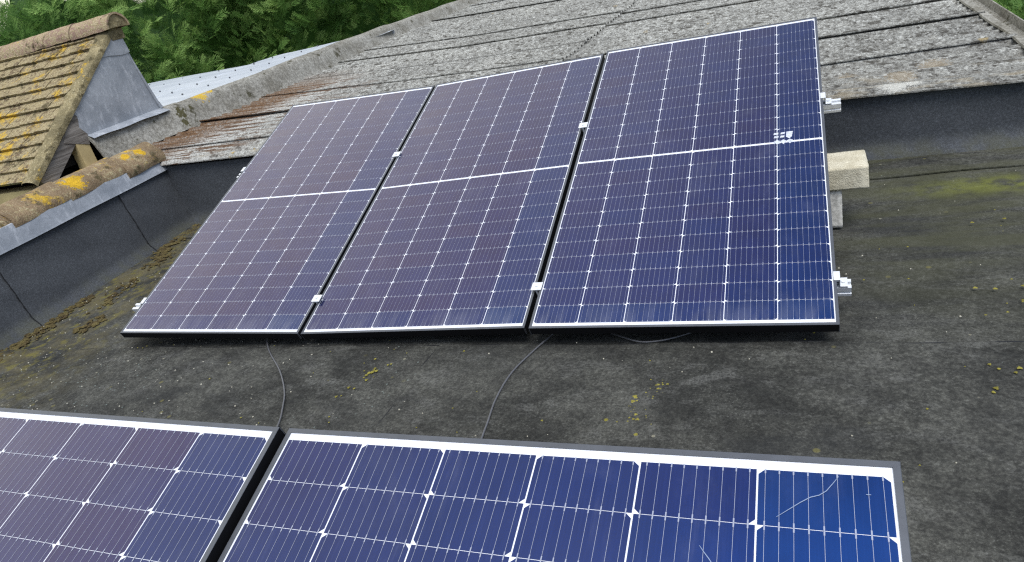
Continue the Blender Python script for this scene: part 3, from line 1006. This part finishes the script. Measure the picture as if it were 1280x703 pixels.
# orange lichen rosettes, mortar under the last tile
m = MB()
m.hexa([(-1.60, -5, 0.45), (-1.0, -5, 0.45), (-1.35, 1.77, 0.47), (-1.56, 1.77, 0.47), (-1.52, -5, 0.60), (-1.0, -5, 0.60), (-1.40, 1.77, 0.60), (-1.52, 1.77, 0.60)])
into(m, PO).build('bedding_mortar', M['mortar'], par)

# ------------------------------------------------------------------ outbuilding with the grey corrugated roof
OB = (1.1, 6.0, -2.7)
ob = thing('outbuilding', 'long outbuilding with shallow grey corrugated roof behind the rear panels', 'building', OB)
def zr(x):
    return 0.459 - 0.0293 * (x + 1.252)
def skew(x, y):
    b = min(1.0, max(0.0, (y - 1.75) / 0.35))
    f = 0.15 * max(0.0, x - 1.28) + (0.11 * max(0.0, -0.3 - x)) * min(1.0, max(0, (y - 2.2) / 1.5))
    return y + f * b
# masonry below, with felt dressed up the near face
m = MB()
m.box((-3.9, 1.95, -2.7), (4.05, 12.6, 0.20))
m.hexa([(-2.3, 1.785, -0.3), (4.16, 1.785, -0.3), (4.16, 1.96, -0.3), (-2.3, 1.96, -0.3),
        (-2.3, 1.785, zr(-2.3) - 0.045), (4.16, 1.785, zr(4.16) - 0.045), (4.16, 1.96, zr(4.16) - 0.045), (-2.3, 1.96, zr(-2.3) - 0.045)])
into(m, OB).build('masonry', M['dark_wall'], ob)
P = []
for j in range(15):
    row = []
    for i in range(100):
        x = -1.29 + 5.46 * i / 99
        t = j / 14
        z = t * (zr(x) - 0.010)
        foot = max(0.0, 1 - z / 0.07)
        row.append((x, 1.772 - 0.06 * foot ** 2 + 0.0012 * math.sin(x * 6 + j * 0.4) * math.sin(3.1 * t), z - 0.012 * (j == 0)))
    P.append(row)
m = MB()
m.grid(P)
into(m, OB).build('felt_upstand', M['felt_wall'], ob, smooth=True)
# corrugated sheets in two courses; the ridge-side course laps over the eave-side one
LINES = [1.735, 2.13, 2.90, 3.68, 4.45, 5.30, 6.05, 6.85, 7.60, 8.40, 9.20, 10.0, 10.8, 11.6]
PITCH = 0.125
def sheet(x0, x1, y0, y1, lift):
    nx = max(10, int((x1 - x0) / 0.10))
    y1b = y1 + 0.06
    ny = int((y1b - y0) / 0.0125)
    top, bot, uvt = [], [], []
    r = random.Random(int(y0 * 100 + x0 * 7))
    dz = r.uniform(-0.003, 0.003)
    for j in range(ny + 1):
        yy = y0 + (y1b - y0) * j / ny
        a, b, u = [], [], []
        for i in range(nx + 1):
            x = x0 + (x1 - x0) * i / nx
            yr = skew(x, yy)
            edge = max(0.0, 1 - (yy - y0) / 0.30)
            z = zr(x) + lift + dz + 0.015 * math.sin(yy * 2 * math.pi / PITCH) + (0.022 if y0 > 1.8 else 0.004) * edge ** 2 + 0.004 * math.sin(x * 1.9 + yy)
            a.append((x, yr, z))
            b.append((x, yr, z - 0.007))
            u.append((x, yy))
        top.append(a)
        bot.append(b)
        uvt.append(u)
    m = MB()
    m.grid(top)
    m.grid(bot)
    m.grid([top[0], bot[0]])
    m.grid([[q[-1] for q in top], [q[-1] for q in bot]])
    K = nx + 1
    uvs = [p for r_ in uvt for p in r_] * 2 + uvt[0] * 2 + [q[-1] for q in uvt] * 2
    o = into(m, OB).build('roof_sheet', M['roof_sheet'], ob, smooth=True, fix=False)
    me = o.data
    ul = me.uv_layers.new(name='UVMap')
    vi = np.empty(len(me.loops), dtype=np.int32)
    me.loops.foreach_get('vertex_index', vi)
    ul.data.foreach_set('uv', np.array(uvs, dtype=np.float32)[vi].ravel())
for k in range(len(LINES) - 1):
    xl = -2.25 if LINES[k] > 5 else -2.12
    sheet(xl, 1.285, LINES[k], LINES[k + 1], 0.022)
    sheet(1.20, 4.15, LINES[k], LINES[k + 1], 0.0)
# concrete ridge capping
RX = [(1.9, -2.02), (2.6, -2.03), (3.4, -1.95), (4.66, -1.99), (5.9, -2.09), (7.5, -2.24), (9.5, -2.34), (11.1, -2.40)]
def rx(y):
    return float(np.interp(y, [q[0] for q in RX], [q[1] for q in RX]))
segs = [(1.95, 2.93, 0.008), (2.90, 5.20, 0.0), (5.17, 7.4, 0.004), (7.37, 9.5, -0.004), (9.47, 11.3, 0.0)]
for y0, y1, up in segs:
    pr = [(0.030, 0.0), (0.012, 0.022), (-0.020, 0.11), (-0.048, 0.195), (-0.075, 0.240), (-0.115, 0.262), (-0.165, 0.262), (-0.205, 0.240), (-0.235, 0.190), (-0.290, 0.05),
          (-0.305, 0.045), (-0.255, 0.185), (-0.2, 0.222), (-0.165, 0.24), (-0.115, 0.24), (-0.088, 0.22), (-0.066, 0.185), (-0.036, 0.105), (-0.003, 0.004)]
    m = MB()
    shrink = lambda y: 1.0 if y < 5 else max(0.62, 1.0 - (y - 5) * 0.07)
    m.prism(pr, lambda t, q: (rx(t) + q[0], t, zr(rx(t)) + 0.012 + up + q[1] * 0.90 * shrink(t) + 0.004 * math.sin(t * 5 + q[0] * 20)), list(np.linspace(y0, y1, 14)))
    into(m, OB).build('ridge_capping', M['concrete'], ob, smooth=True)
# pale metal sheeting on the far side of the ridge
far = [(-9.0, 7.2), (-6.5, 6.86), (-5.1, 6.64), (-4.30, 6.60), (-4.24, 7.18), (-3.3, 7.42), (-2.2, 7.30)]
fx = [q[0] for q in far]
fy = [q[1] for q in far]
P = []
xs = np.concatenate([np.linspace(-9.0, -4.31, 30), np.linspace(-4.30, -4.23, 5), np.linspace(-4.2, -2.2, 24)])
for j in range(121):
    row = []
    for x in xs:
        y = 2.62 + (float(np.interp(x, fx, fy)) - 2.62) * j / 120
        rib = 0.003 if (y % 0.40) < 0.05 else 0.0
        row.append((x, y, 0.615 + rib + 0.006 * math.sin(x * 2.0)))
    P.append(row)
m = MB()
m.grid(P)
m.grid([[(q[0], q[1], q[2]) for q in P[-1]], [(q[0], q[1], q[2] - 0.05) for q in P[-1]]])
ms = into(m, OB).build('metal_sheet', M['metal_sheet'], ob)
m = MB()
m.tube([(0, 0, -0.02), (0, 0, 0.010)], 0.010, 7)
sc0 = None
for x in (-2.45, -2.95, -3.5, -4.05, -4.7, -5.4, -6.1):
    for y in np.arange(3.0, 7.2, 0.40):
        if y + 0.26 < float(np.interp(x, fx, fy)):
            if sc0 is None:
                sc = sc0 = m.build('screw', M['rubber'], ms)
            else:
                sc = sc0.copy()
                C.objects.link(sc)
                sc.parent = ms
            sc.location = (x + rng.uniform(-.03, .03) - OB[0], y + 0.25 - OB[1], 0.622 - OB[2])
# gutter and edge strip along the eave
m = MB()
P = []
for i in range(90):
    y = 1.76 + 10.8 * i / 89
    w_ = 0.006 * math.sin(y * 3.1) + 0.004 * math.sin(y * 7.7)
    P.append([(4.118 + w_, y, zr(4.1) + 0.012), (4.122 + w_, y, zr(4.1) + 0.022), (4.165, y, zr(4.165) + 0.022), (4.172, y, zr(4.17) + 0.010), (4.172, y, zr(4.17) - 0.03)])
m.grid(P)
into(m, OB).build('eave_strip', M['concrete'], ob, smooth=True)
m = MB()
gp = [(0.0, 0.0), (0.010, -0.035), (0.055, -0.055), (0.100, -0.035), (0.112, 0.012), (0.120, 0.012), (0.108, -0.042), (0.057, -0.066), (0.003, -0.044), (-0.008, 0.0)]
m.prism(gp, lambda t, q: (4.172 + q[0], t, zr(4.17) - 0.014 + q[1]), list(np.linspace(1.80, 12.6, 20)))
into(m, OB).build('gutter', M['concrete'], ob, smooth=True)

# ------------------------------------------------------------------ tiled building at the left
TB = (-3.5, 2.3, -2.7)
tb = thing('tiled_building', 'old building with lichen-yellow clay tile roof and grey lead gable cheek', 'building', TB)
GX = -2.10
ridge_y, ridge_z = 2.615, 1.435
eave_y, eave_z = 1.400, 0.560
sl = Vector((0, eave_y - ridge_y, eave_z - ridge_z))
SL = sl.length
sdn = sl.normalized()
nrm = Vector((0, sdn.z, -sdn.y))
if nrm.z < 0:
    nrm = -nrm
def sp(x, s, h):
    p = Vector((0, ridge_y, ridge_z)) + sdn * s + nrm * h
    return (x, p.y, p.z)
m = MB()
gauge, tw = 0.118, 0.165
nrow = int(SL / gauge) + 1
trg = random.Random(3)
for r in range(nrow):
    s1 = SL - r * gauge + 0.02
    s0 = s1 - gauge - 0.035
    if s0 < -0.05:
        s0 = -0.05
    off = (r % 2) * tw / 2
    sag = [trg.uniform(0, 6), trg.uniform(0, 6)]
    k = 0
    x = GX - 0.115
    w = tw - off if off else tw
    while x > -7.2:
        xa = x - w + 0.003
        d = 0.006 * math.sin(x * 1.1 + sag[0]) + 0.003 * math.sin(x * 2.9 + sag[1])
        j1, j2, hh_ = trg.uniform(-0.006, 0.006), trg.uniform(-0.004, 0.004), trg.uniform(0, 0.005)
        th = 0.020
        e = s1 + d + j1
        up0, up1 = 0.004 + hh_, 0.030 + hh_ + j2
        m.hexa([sp(xa, e, up1 - th), sp(x, e, up1 - th), sp(x, s0, up0 - th), sp(xa, s0, up0 - th),
                sp(xa, e, up1), sp(x, e, up1), sp(x, s0, up0), sp(xa, s0, up0)])
        x -= w
        w = tw
into(m, TB).build('tile_slope', M['plain_tile'], tb)
# verge: mortared strip with a ragged inner edge
P = []
for i in range(46):
    s = -0.02 + (SL + 0.05) * i / 45
    a = 0.006 * math.sin(i * 1.7) + 0.005 * math.sin(i * 4.1)
    step = 0.007 * ((s / gauge) % 1.0)
    P.append([sp(GX - 0.150 + a * 2, s, 0.012), sp(GX - 0.105 + a, s, 0.028 + step), sp(GX - 0.05, s, 0.026 + step + a * 0.4), sp(GX - 0.006, s, 0.020 + a * 0.5),
              sp(GX + a * 0.4, s, 0.008), sp(GX + a * 0.3, s, -0.022), sp(GX - 0.03, s, -0.030)])
m = MB()
m.grid(P)
into(m, TB).build('verge_mortar', M['mortar'], tb, smooth=True)
# ridge tiles, half round; the end one closed with mortar
rcx, x = 0, GX + 0.045
k = 0
while x > -7.0:
    xa = x - 0.455
    r0 = 0.118
    ang = [math.pi * (i / 14) * 1.02 - 0.03 for i in range(15)]
    pr = [(a, r0) for a in ang] + [(a, r0 - 0.016) for a in reversed(ang)]
    dz = rng.uniform(-0.004, 0.004)
    m = MB()
    m.prism(pr, lambda t, q: (t, ridge_y + 0.020 + q[1] * math.cos(q[0]) * 0.98, 1.438 + dz + (t - GX) * 0.030 + q[1] * math.sin(q[0]) * 0.98 + 0.002 * math.sin(t * 30 + q[0] * 4)), list(np.linspace(x, xa + 0.008, 6)))
    rt = into(m, TB).build('ridge_tile', M['ridge_clay'], tb, smooth=True)
    if k == 0:
        m = MB()
        a2 = [math.pi * i / 14 for i in range(15)]
        for i in range(14):
            cpt = (x - 0.008, ridge_y + 0.02, 1.438)
            m.face([cpt, (x - 0.016, ridge_y + 0.02 + 0.101 * math.cos(a2[i]), 1.436 + 0.101 * math.sin(a2[i])), (x - 0.016, ridge_y + 0.02 + 0.101 * math.cos(a2[i + 1]), 1.436 + 0.101 * math.sin(a2[i + 1]))])
        into(m, TB).build('end_mortar', M['mortar'], rt)
    x = xa
    k += 1
m = MB()
m.box((GX - 0.10, 2.56, 1.345), (GX - 0.004, 2.70, 1.43))
into(m, TB).build('ridge_block', M['mortar'], tb, bevel=0.006)
# lead cheek: a dressed sheet with a rolled right edge and a flange over the capping
def cheek(y, z):
    return GX - 0.018 + 0.010 * math.sin((y - 2) * 6) * math.sin((z - 0.7) * 5)
P = []
for j in range(19):
    t = j / 18
    z = 0.735 + (1.365 - 0.735) * t
    yl = float(np.interp(z, [0.735, 0.90, 0.93, 1.365], [1.955, 1.895, 1.91, 2.525]))
    yr = 2.775 + (2.665 - 2.775) * t
    P.append([(cheek(yl + (yr - yl) * i / 16, z) - (0.012 if i == 16 else 0), yl + (yr - yl) * i / 16, z) for i in range(17)])
bot = P[0]
m = MB()
m.grid(P)
m.grid([[(q[0] + 0.075 + 0.002 * math.sin(i), q[1] + (0.02 if i > 14 else 0), 0.704 + 0.003 * math.sin(i * 0.8)) for i, q in enumerate(bot)], [(q[0] + 0.040, q[1], 0.722) for q in bot], [(q[0] + 0.012, q[1], 0.731) for q in bot], bot])
ck = into(m, TB).build('lead_cheek', M['lead'], tb, smooth=True)
# lapped top piece and the rolled seam
m = MB()
P2 = []
for j in range(5):
    t = j / 4
    z = 1.235 + 0.135 * t
    yl = 2.345 + (2.530 - 2.345) * t
    yr = 2.690 + (2.668 - 2.690) * t
    P2.append([(cheek(yl + (yr - yl) * i / 6, z) + 0.006, yl + (yr - yl) * i / 6, z + 0.010 * math.sin(i)) for i in range(7)])
m.grid(P2)
m.grid([P2[0], [(q[0] - 0.006, q[1], q[2]) for q in P2[0]]])
m.tube([(GX - 0.030, 2.660, 1.36), (GX - 0.030, 2.690, 1.15), (GX - 0.028, 2.725, 0.95), (GX - 0.024, 2.752, 0.80), (GX - 0.015, 2.768, 0.735)], [0.006, 0.009, 0.011, 0.014, 0.016], 8)
into(m, TB).build('lead_seam', M['lead'], ck, smooth=True)
# gable frame under the verge
def gy(s, h):
    p = Vector((0, ridge_y, ridge_z)) + sdn * s + nrm * h
    return p.y, p.z
m = MB()
for (s0, s1, h0, h1, xa, xb) in ((0.85, SL - 0.02, -0.145, -0.035, GX - 0.055, GX - 0.020),):
    (ya, za), (yb, zb), (yc, zc_), (yd, zd) = gy(s0, h0), gy(s1, h0), gy(s1, h1), gy(s0, h1)
    m.hexa([(xa, ya, za), (xb, ya, za), (xb, yb, zb), (xa, yb, zb), (xa, yd, zd), (xb, yd, zd), (xb, yc, zc_), (xa, yc, zc_)])
into(m, TB).build('bargeboard', M['timber'], tb, bevel=0.003)
m = MB()
m.hexa([(GX - 0.10, 1.745, 0.735), (GX - 0.014, 1.745, 0.735), (GX - 0.004, 1.945, 0.665), (GX - 0.10, 1.945, 0.665),
        (GX - 0.10, 1.865, 0.900), (GX - 0.014, 1.865, 0.900), (GX - 0.004, 1.965, 0.745), (GX - 0.10, 1.965, 0.745)])
into(m, TB).build('wall_plate', M['timber'], tb, bevel=0.003)
m = MB()
m.box((GX - 0.10, 1.835, -0.3), (GX - 0.012, 1.945, 0.72))
into(m, TB).build('corner_post', M['cream'], tb, bevel=0.003)
m = MB()
m.box((-7.0, 1.415, -2.7), (GX + 0.08, 1.56, 0.500))
into(m, TB).build('front_wall', M['cream'], tb)
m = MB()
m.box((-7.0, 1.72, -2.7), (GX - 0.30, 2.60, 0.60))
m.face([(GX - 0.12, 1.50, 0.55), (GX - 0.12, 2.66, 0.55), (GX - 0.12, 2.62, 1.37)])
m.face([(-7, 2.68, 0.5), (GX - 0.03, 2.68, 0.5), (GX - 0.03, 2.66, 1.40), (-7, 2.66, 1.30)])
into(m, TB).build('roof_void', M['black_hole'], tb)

# ------------------------------------------------------------------ conifer hedges
def spray_template(r):
    """one flat feathery spray, growing along +x, lying near the xy plane"""
    V, F, T = [], [], []
    def leafq(a, d, l, w, dz, t0, t1):
        n = len(V)
        p = Vector((-d.y, d.x, 0)) * w
        b = a + d * l
        mid = a + d * l * 0.45
        V.extend([a, mid + p + Vector((0, 0, dz * 0.5)), b + Vector((0, 0, dz)), mid - p + Vector((0, 0, dz * 0.5))])
        F.append([n, n + 1, n + 2, n + 3])
        T.extend([t0, (t0 + t1) / 2, t1, (t0 + t1) / 2])
    leafq(Vector((0, 0, 0)), Vector((1, 0, 0)), 1.0, 0.022, -0.10, 0.1, 1.0)
    n = 6
    for i in range(n):
        u = 0.06 + 0.80 * (i + r.uniform(-0.2, 0.2)) / n
        L0 = 0.46 * (1 - u) ** 0.6 + 0.10
        for sgn in (-1, 1):
            L = L0 * r.uniform(0.6, 1.25)
            ang = sgn * math.radians(r.uniform(22, 36))
            d = Vector((math.cos(ang), math.sin(ang), 0))
            a = Vector((u, 0, -0.10 * u * u))
            leafq(a, d, L, 0.018 + 0.008 * r.random(), -0.14 * L + r.uniform(-0.04, 0.04), 0.05 + 0.4 * u, 0.70 + 0.30 * r.random())
            if L > 0.2:
                for q in (0.35, 0.6):
                    s2 = 1 if r.random() < 0.7 else -1
                    a2 = ang + s2 * sgn * math.radians(r.uniform(24, 36))
                    leafq(a + d * L * q, Vector((math.cos(a2), math.sin(a2), 0)), L * 0.36 * r.uniform(0.7, 1.2), 0.014, -0.02, 0.45, 0.95)
    return np.array([tuple(v) for v in V]), np.array(F), np.array(T)
TEMPL = [spray_template(random.Random(s)) for s in range(4)]

def sprays_mesh(name, pos, dirs, ups, sizes, tint, parent, off):
    """many sprays welded into one foliage mesh"""
    Vs, Fs, Ts = [], [], []
    base = 0
    pick = npr.integers(0, len(TEMPL), len(pos))
    for q in range(len(TEMPL)):
        idx = np.where(pick == q)[0]
        if not len(idx):
            continue
        V, F, T = TEMPL[q]
        d = dirs[idx] / np.linalg.norm(dirs[idx], axis=1, keepdims=True)
        s = np.cross(ups[idx], d)
        s /= np.linalg.norm(s, axis=1, keepdims=True) + 1e-9
        u = np.cross(d, s)
        sz = sizes[idx][:, None, None]
        P = (V[None, :, 0:1] * d[:, None, :] + V[None, :, 1:2] * s[:, None, :] + V[None, :, 2:3] * u[:, None, :]) * sz + pos[idx][:, None, :]
        n = len(V)
        Vs.append(P.reshape(-1, 3))
        Fs.append((F[None] + (base + np.arange(len(idx))[:, None, None] * n)).reshape(-1, 4))
        Ts.append(np.clip(T[None, :] * 0.6 + tint[idx][:, None], 0, 1).ravel())
        base += n * len(idx)
    V = np.concatenate(Vs) - np.array(off)
    F = np.concatenate(Fs)
    T = np.concatenate(Ts)
    me = bpy.data.meshes.new(name)
    me.vertices.add(len(V))
    me.vertices.foreach_set('co', V.astype(np.float32).ravel())
    me.loops.add(F.size)
    me.loops.foreach_set('vertex_index', F.astype(np.int32).ravel())
    me.polygons.add(len(F))
    me.polygons.foreach_set('loop_start', np.arange(0, F.size, 4, dtype=np.int32))
    me.polygons.foreach_set('loop_total', np.full(len(F), 4, dtype=np.int32))
    me.update(calc_edges=True)
    at = me.attributes.new('tint', 'FLOAT', 'POINT')
    at.data.foreach_set('value', T.astype(np.float32))
    me.materials.append(M['leaf'])
    o = bpy.data.objects.new(name, me)
    C.objects.link(o)
    o.parent = parent
    return o

def hedge(name, label, A, B, z0, z1, depth, nbough, per, face, seed, top_fn=None, size=(0.20, 0.46), group=None):
    """A..B: foot line of the visible face (xy); face: +1/-1 side the viewer is on"""
    g = np.random.default_rng(seed)
    A, B = np.array(A, float), np.array(B, float)
    L = np.linalg.norm(B - A)
    t = (B - A) / L
    nrm2 = np.array([t[1], -t[0]]) * face
    root = thing(name, label, 'hedge', (*(A + B) / 2, -2.7), group)
    off = np.array([*(A + B) / 2, -2.7])
    u = g.uniform(0, L, nbough)
    top = np.array([top_fn(q) if top_fn else z1 for q in u])
    h = g.uniform(0, 1, nbough)
    z = z0 + (top - z0) * h ** 0.9
    # uneven face: slow swells, bough bulges
    sw = 0.35 * np.sin(u * 1.1 + z * 0.7) + 0.22 * np.sin(u * 2.7 - z * 1.9) + g.uniform(-0.30, 0.30, nbough)
    d_in = -g.uniform(0.0, 0.45, nbough) - np.where(h > 0.88, (h - 0.88) / 0.12 * 0.5 * g.uniform(0, 2.4, nbough), 0)
    ctr = A[None] + u[:, None] * t[None] + (sw + d_in)[:, None] * nrm2[None]
    pos, dirs, ups, sz, tint = [], [], [], [], []
    bt = g.uniform(-0.15, 0.40, nbough)
    lean = g.uniform(-0.9, 0.9, nbough)
    lift0 = g.uniform(-0.15, 0.75, nbough)
    for k in range(per):
        f = k / (per - 1)
        bl = g.uniform(0.30, 0.65, nbough)
        out = np.concatenate([nrm2[None].repeat(nbough, 0) * (0.75 + 0.0 * f) + t[None] * lean[:, None] * 0.6, np.full((nbough, 1), 0.42)], 1)
        out /= np.linalg.norm(out, axis=1, keepdims=True)
        side = np.concatenate([t[None].repeat(nbough, 0), np.zeros((nbough, 1))], 1)
        upv = np.cross(side, out)
        c3 = np.concatenate([ctr, z[:, None]], 1)
        spread = g.normal(0, 0.11, nbough)
        rise = g.normal(0, 0.07, nbough)
        p = c3 + out * (f * bl)[:, None] + side * spread[:, None] + upv * rise[:, None] + np.array([0, 0, -0.12])[None] * (f ** 2)
        dr = out + side * (lean * 0.9 + spread * 3.0 + g.normal(0, 0.22, nbough))[:, None] + np.array([0, 0, 1])[None] * (lift0 + g.uniform(-0.25, 0.25, nbough))[:, None]
        uu = np.array([0, 0, 1.0])[None] * g.uniform(0.3, 1.0, nbough)[:, None] + nrm_full(nrm2)[None] * g.uniform(0.3, 1.2, nbough)[:, None] + g.normal(0, 0.22, (nbough, 3))
        pos.append(p)
        dirs.append(dr)
        ups.append(uu)
        sz.append(g.uniform(size[0], size[1], nbough) * (1.0 - 0.25 * f))
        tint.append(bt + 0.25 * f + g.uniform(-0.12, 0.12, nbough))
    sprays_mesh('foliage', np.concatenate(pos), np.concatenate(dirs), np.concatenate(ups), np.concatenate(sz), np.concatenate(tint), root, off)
    # woody interior: trunks and ragged inner body of old growth
    nt = int(L / 1.3)
    for i in range(nt):
        q = A + t * (L * (i + 0.5) / nt) - nrm2 * (depth * 0.75)
        zt = (top_fn(L * (i + 0.5) / nt) if top_fn else z1) - 0.3
        m = MB()
        m.tube([(q[0], q[1], -2.7), (q[0] + 0.05, q[1], (zt - 2.7) / 2), (q[0], q[1] + 0.04, zt)], [0.11, 0.075, 0.025], 7)
        into(m, off).build('trunk', M['bark'], root, smooth=True)
    P = []
    nu, nz_ = int(L / 0.25), 16
    for j in range(nz_ + 1):
        row = []
        for i in range(nu + 1):
            uu_ = L * i / nu
            tz = (top_fn(uu_) if top_fn else z1) - 0.35
            zz = z0 - 0.3 + (tz - z0 + 0.3) * j / nz_
            s_ = 0.30 * math.sin(uu_ * 1.1 + zz * 0.7) + 0.2 * math.sin(uu_ * 2.7 - zz * 1.9) + 0.12 * math.sin(uu_ * 7.3 + zz * 6.1) - 0.62
            q = A + t * uu_ + nrm2 * s_
            row.append((q[0], q[1], zz))
        P.append(row)
    back = [[(p[0] - nrm2[0] * depth, p[1] - nrm2[1] * depth, p[2]) for p in P[-1]]]
    m = MB()
    m.grid(P + back)
    o = into(m, off).build('inner_growth', M['leaf'], root, smooth=True)
    return root
def nrm_full(n2):
    return np.array([n2[0], n2[1], 0.0])

hedge('conifer_hedge', 'tall green conifer hedge behind the tiled building and the grey ridge', (-12.5, 2.2), (1.5, 16.8), -1.3, 2.4, 1.6, 2500, 7, 1, 5,
      top_fn=lambda u: 1.75 + 0.10 * u + 0.25 * math.sin(u * 2.2) + 0.18 * math.sin(u * 5.3))
hedge('conifer_hedge', 'low green conifer growth beyond the eave at the upper right corner', (4.75, 4.0), (6.3, 20.0), -2.4, -0.55, 2.2, 900, 7, -1, 9,
      top_fn=lambda u: -0.65 + 0.2 * math.sin(u * 1.9))

# ------------------------------------------------------------------ moss, lichen and grit on the flat roof
def blob(m, x, y, z, r, hgt, g, n=9):
    P = []
    ph = g.uniform(0, 6)
    for j in range(4):
        f = [1.0, 0.86, 0.55, 0.0][j]
        zz = [0.0, 0.5, 0.85, 1.0][j]
        row = []
        for i in range(n + 1):
            a = 2 * math.pi * (i % n) / n
            rr = r * f * (1 + 0.25 * math.sin(3 * a + ph) + 0.15 * math.sin(5 * a + 2 * ph))
            row.append((x + rr * math.cos(a), y + rr * math.sin(a), z + hgt * zz))
        P.append(row)
    m.grid(P)
g = random.Random(21)
m = MB()
def mossline(x0, y0, x1, y1, n, w, r0, r1):
    for _ in range(n):
        t = g.random()
        x = x0 + (x1 - x0) * t + g.gauss(0, w)
        y = y0 + (y1 - y0) * t + g.gauss(0, w)
        x = max(x, wx(y) + 0.03)
        r = g.uniform(r0, r1)
        blob(m, x, y, -0.002, r * g.uniform(0.8, 1.5), 0.002 + r * g.uniform(0.15, 0.5), g)
mossline(-1.12, 1.74, -1.02, 1.22, 150, 0.040, 0.004, 0.017)
mossline(-1.00, 1.25, -0.86, 1.02, 90, 0.035, 0.004, 0.014)
mossline(-1.00, 0.62, -0.90, 0.05, 170, 0.032, 0.003, 0.015)
mossline(-0.93, 0.10, -0.86, -0.30, 90, 0.036, 0.003, 0.014)
mossline(-0.86, 0.82, -0.70, 0.42, 60, 0.035, 0.004, 0.014)
mossline(-0.62, 0.35, -0.55, 0.22, 24, 0.035, 0.005, 0.018)
tag(m.build('moss', M['moss'], smooth=True), kind='stuff', label='brown and green moss clumps along the foot of the parapet', cat='moss')
m = MB()
for (cx, cy, n, s_, r1) in ((2.605, -0.25, 15, 0.03, 0.014), (2.56, -0.365, 24, 0.04, 0.015), (3.57, -0.14, 4, 0.03, 0.013), (3.52, -0.23, 3, 0.03, 0.012), (1.50, -0.16, 10, 0.05, 0.012), (1.46, -0.27, 8, 0.04, 0.011),
                            (3.68, 0.33, 4, 0.05, 0.013), (3.66, 0.16, 5, 0.06, 0.014), (3.72, 0.88, 4, 0.05, 0.016)):
    for _ in range(n):
        r = g.uniform(0.003, r1) * 0.75
        blob(m, cx + g.gauss(0, s_), cy + g.gauss(0, s_), 0.007, r, 0.002, g, 8)
for _ in range(120):
    x = g.uniform(-0.6, 3.9)
    y = g.uniform(-0.7, 0.9)
    blob(m, x, y, 0.007, g.uniform(0.0018, 0.0045), 0.002, g, 7)
tag(m.build('lichen', M['lichen'], smooth=True), kind='stuff', label='scattered yellow lichen spots on the dark felt', cat='lichen')
m = MB()
for _ in range(420):
    x = g.uniform(-0.95, 1.2) if g.random() < 0.75 else g.uniform(1.0, 4.1)
    y = g.uniform(-0.8, 0.9) if x < 3.1 else g.uniform(-1.2, 1.4)
    r = g.uniform(0.0012, 0.0036)
    blob(m, x, y, 0.006, r, r * 1.1, g, 6)
tag(m.build('grit', M['grit'], smooth=False), kind='stuff', label='pale specks of grit strewn over the felt', cat='grit')
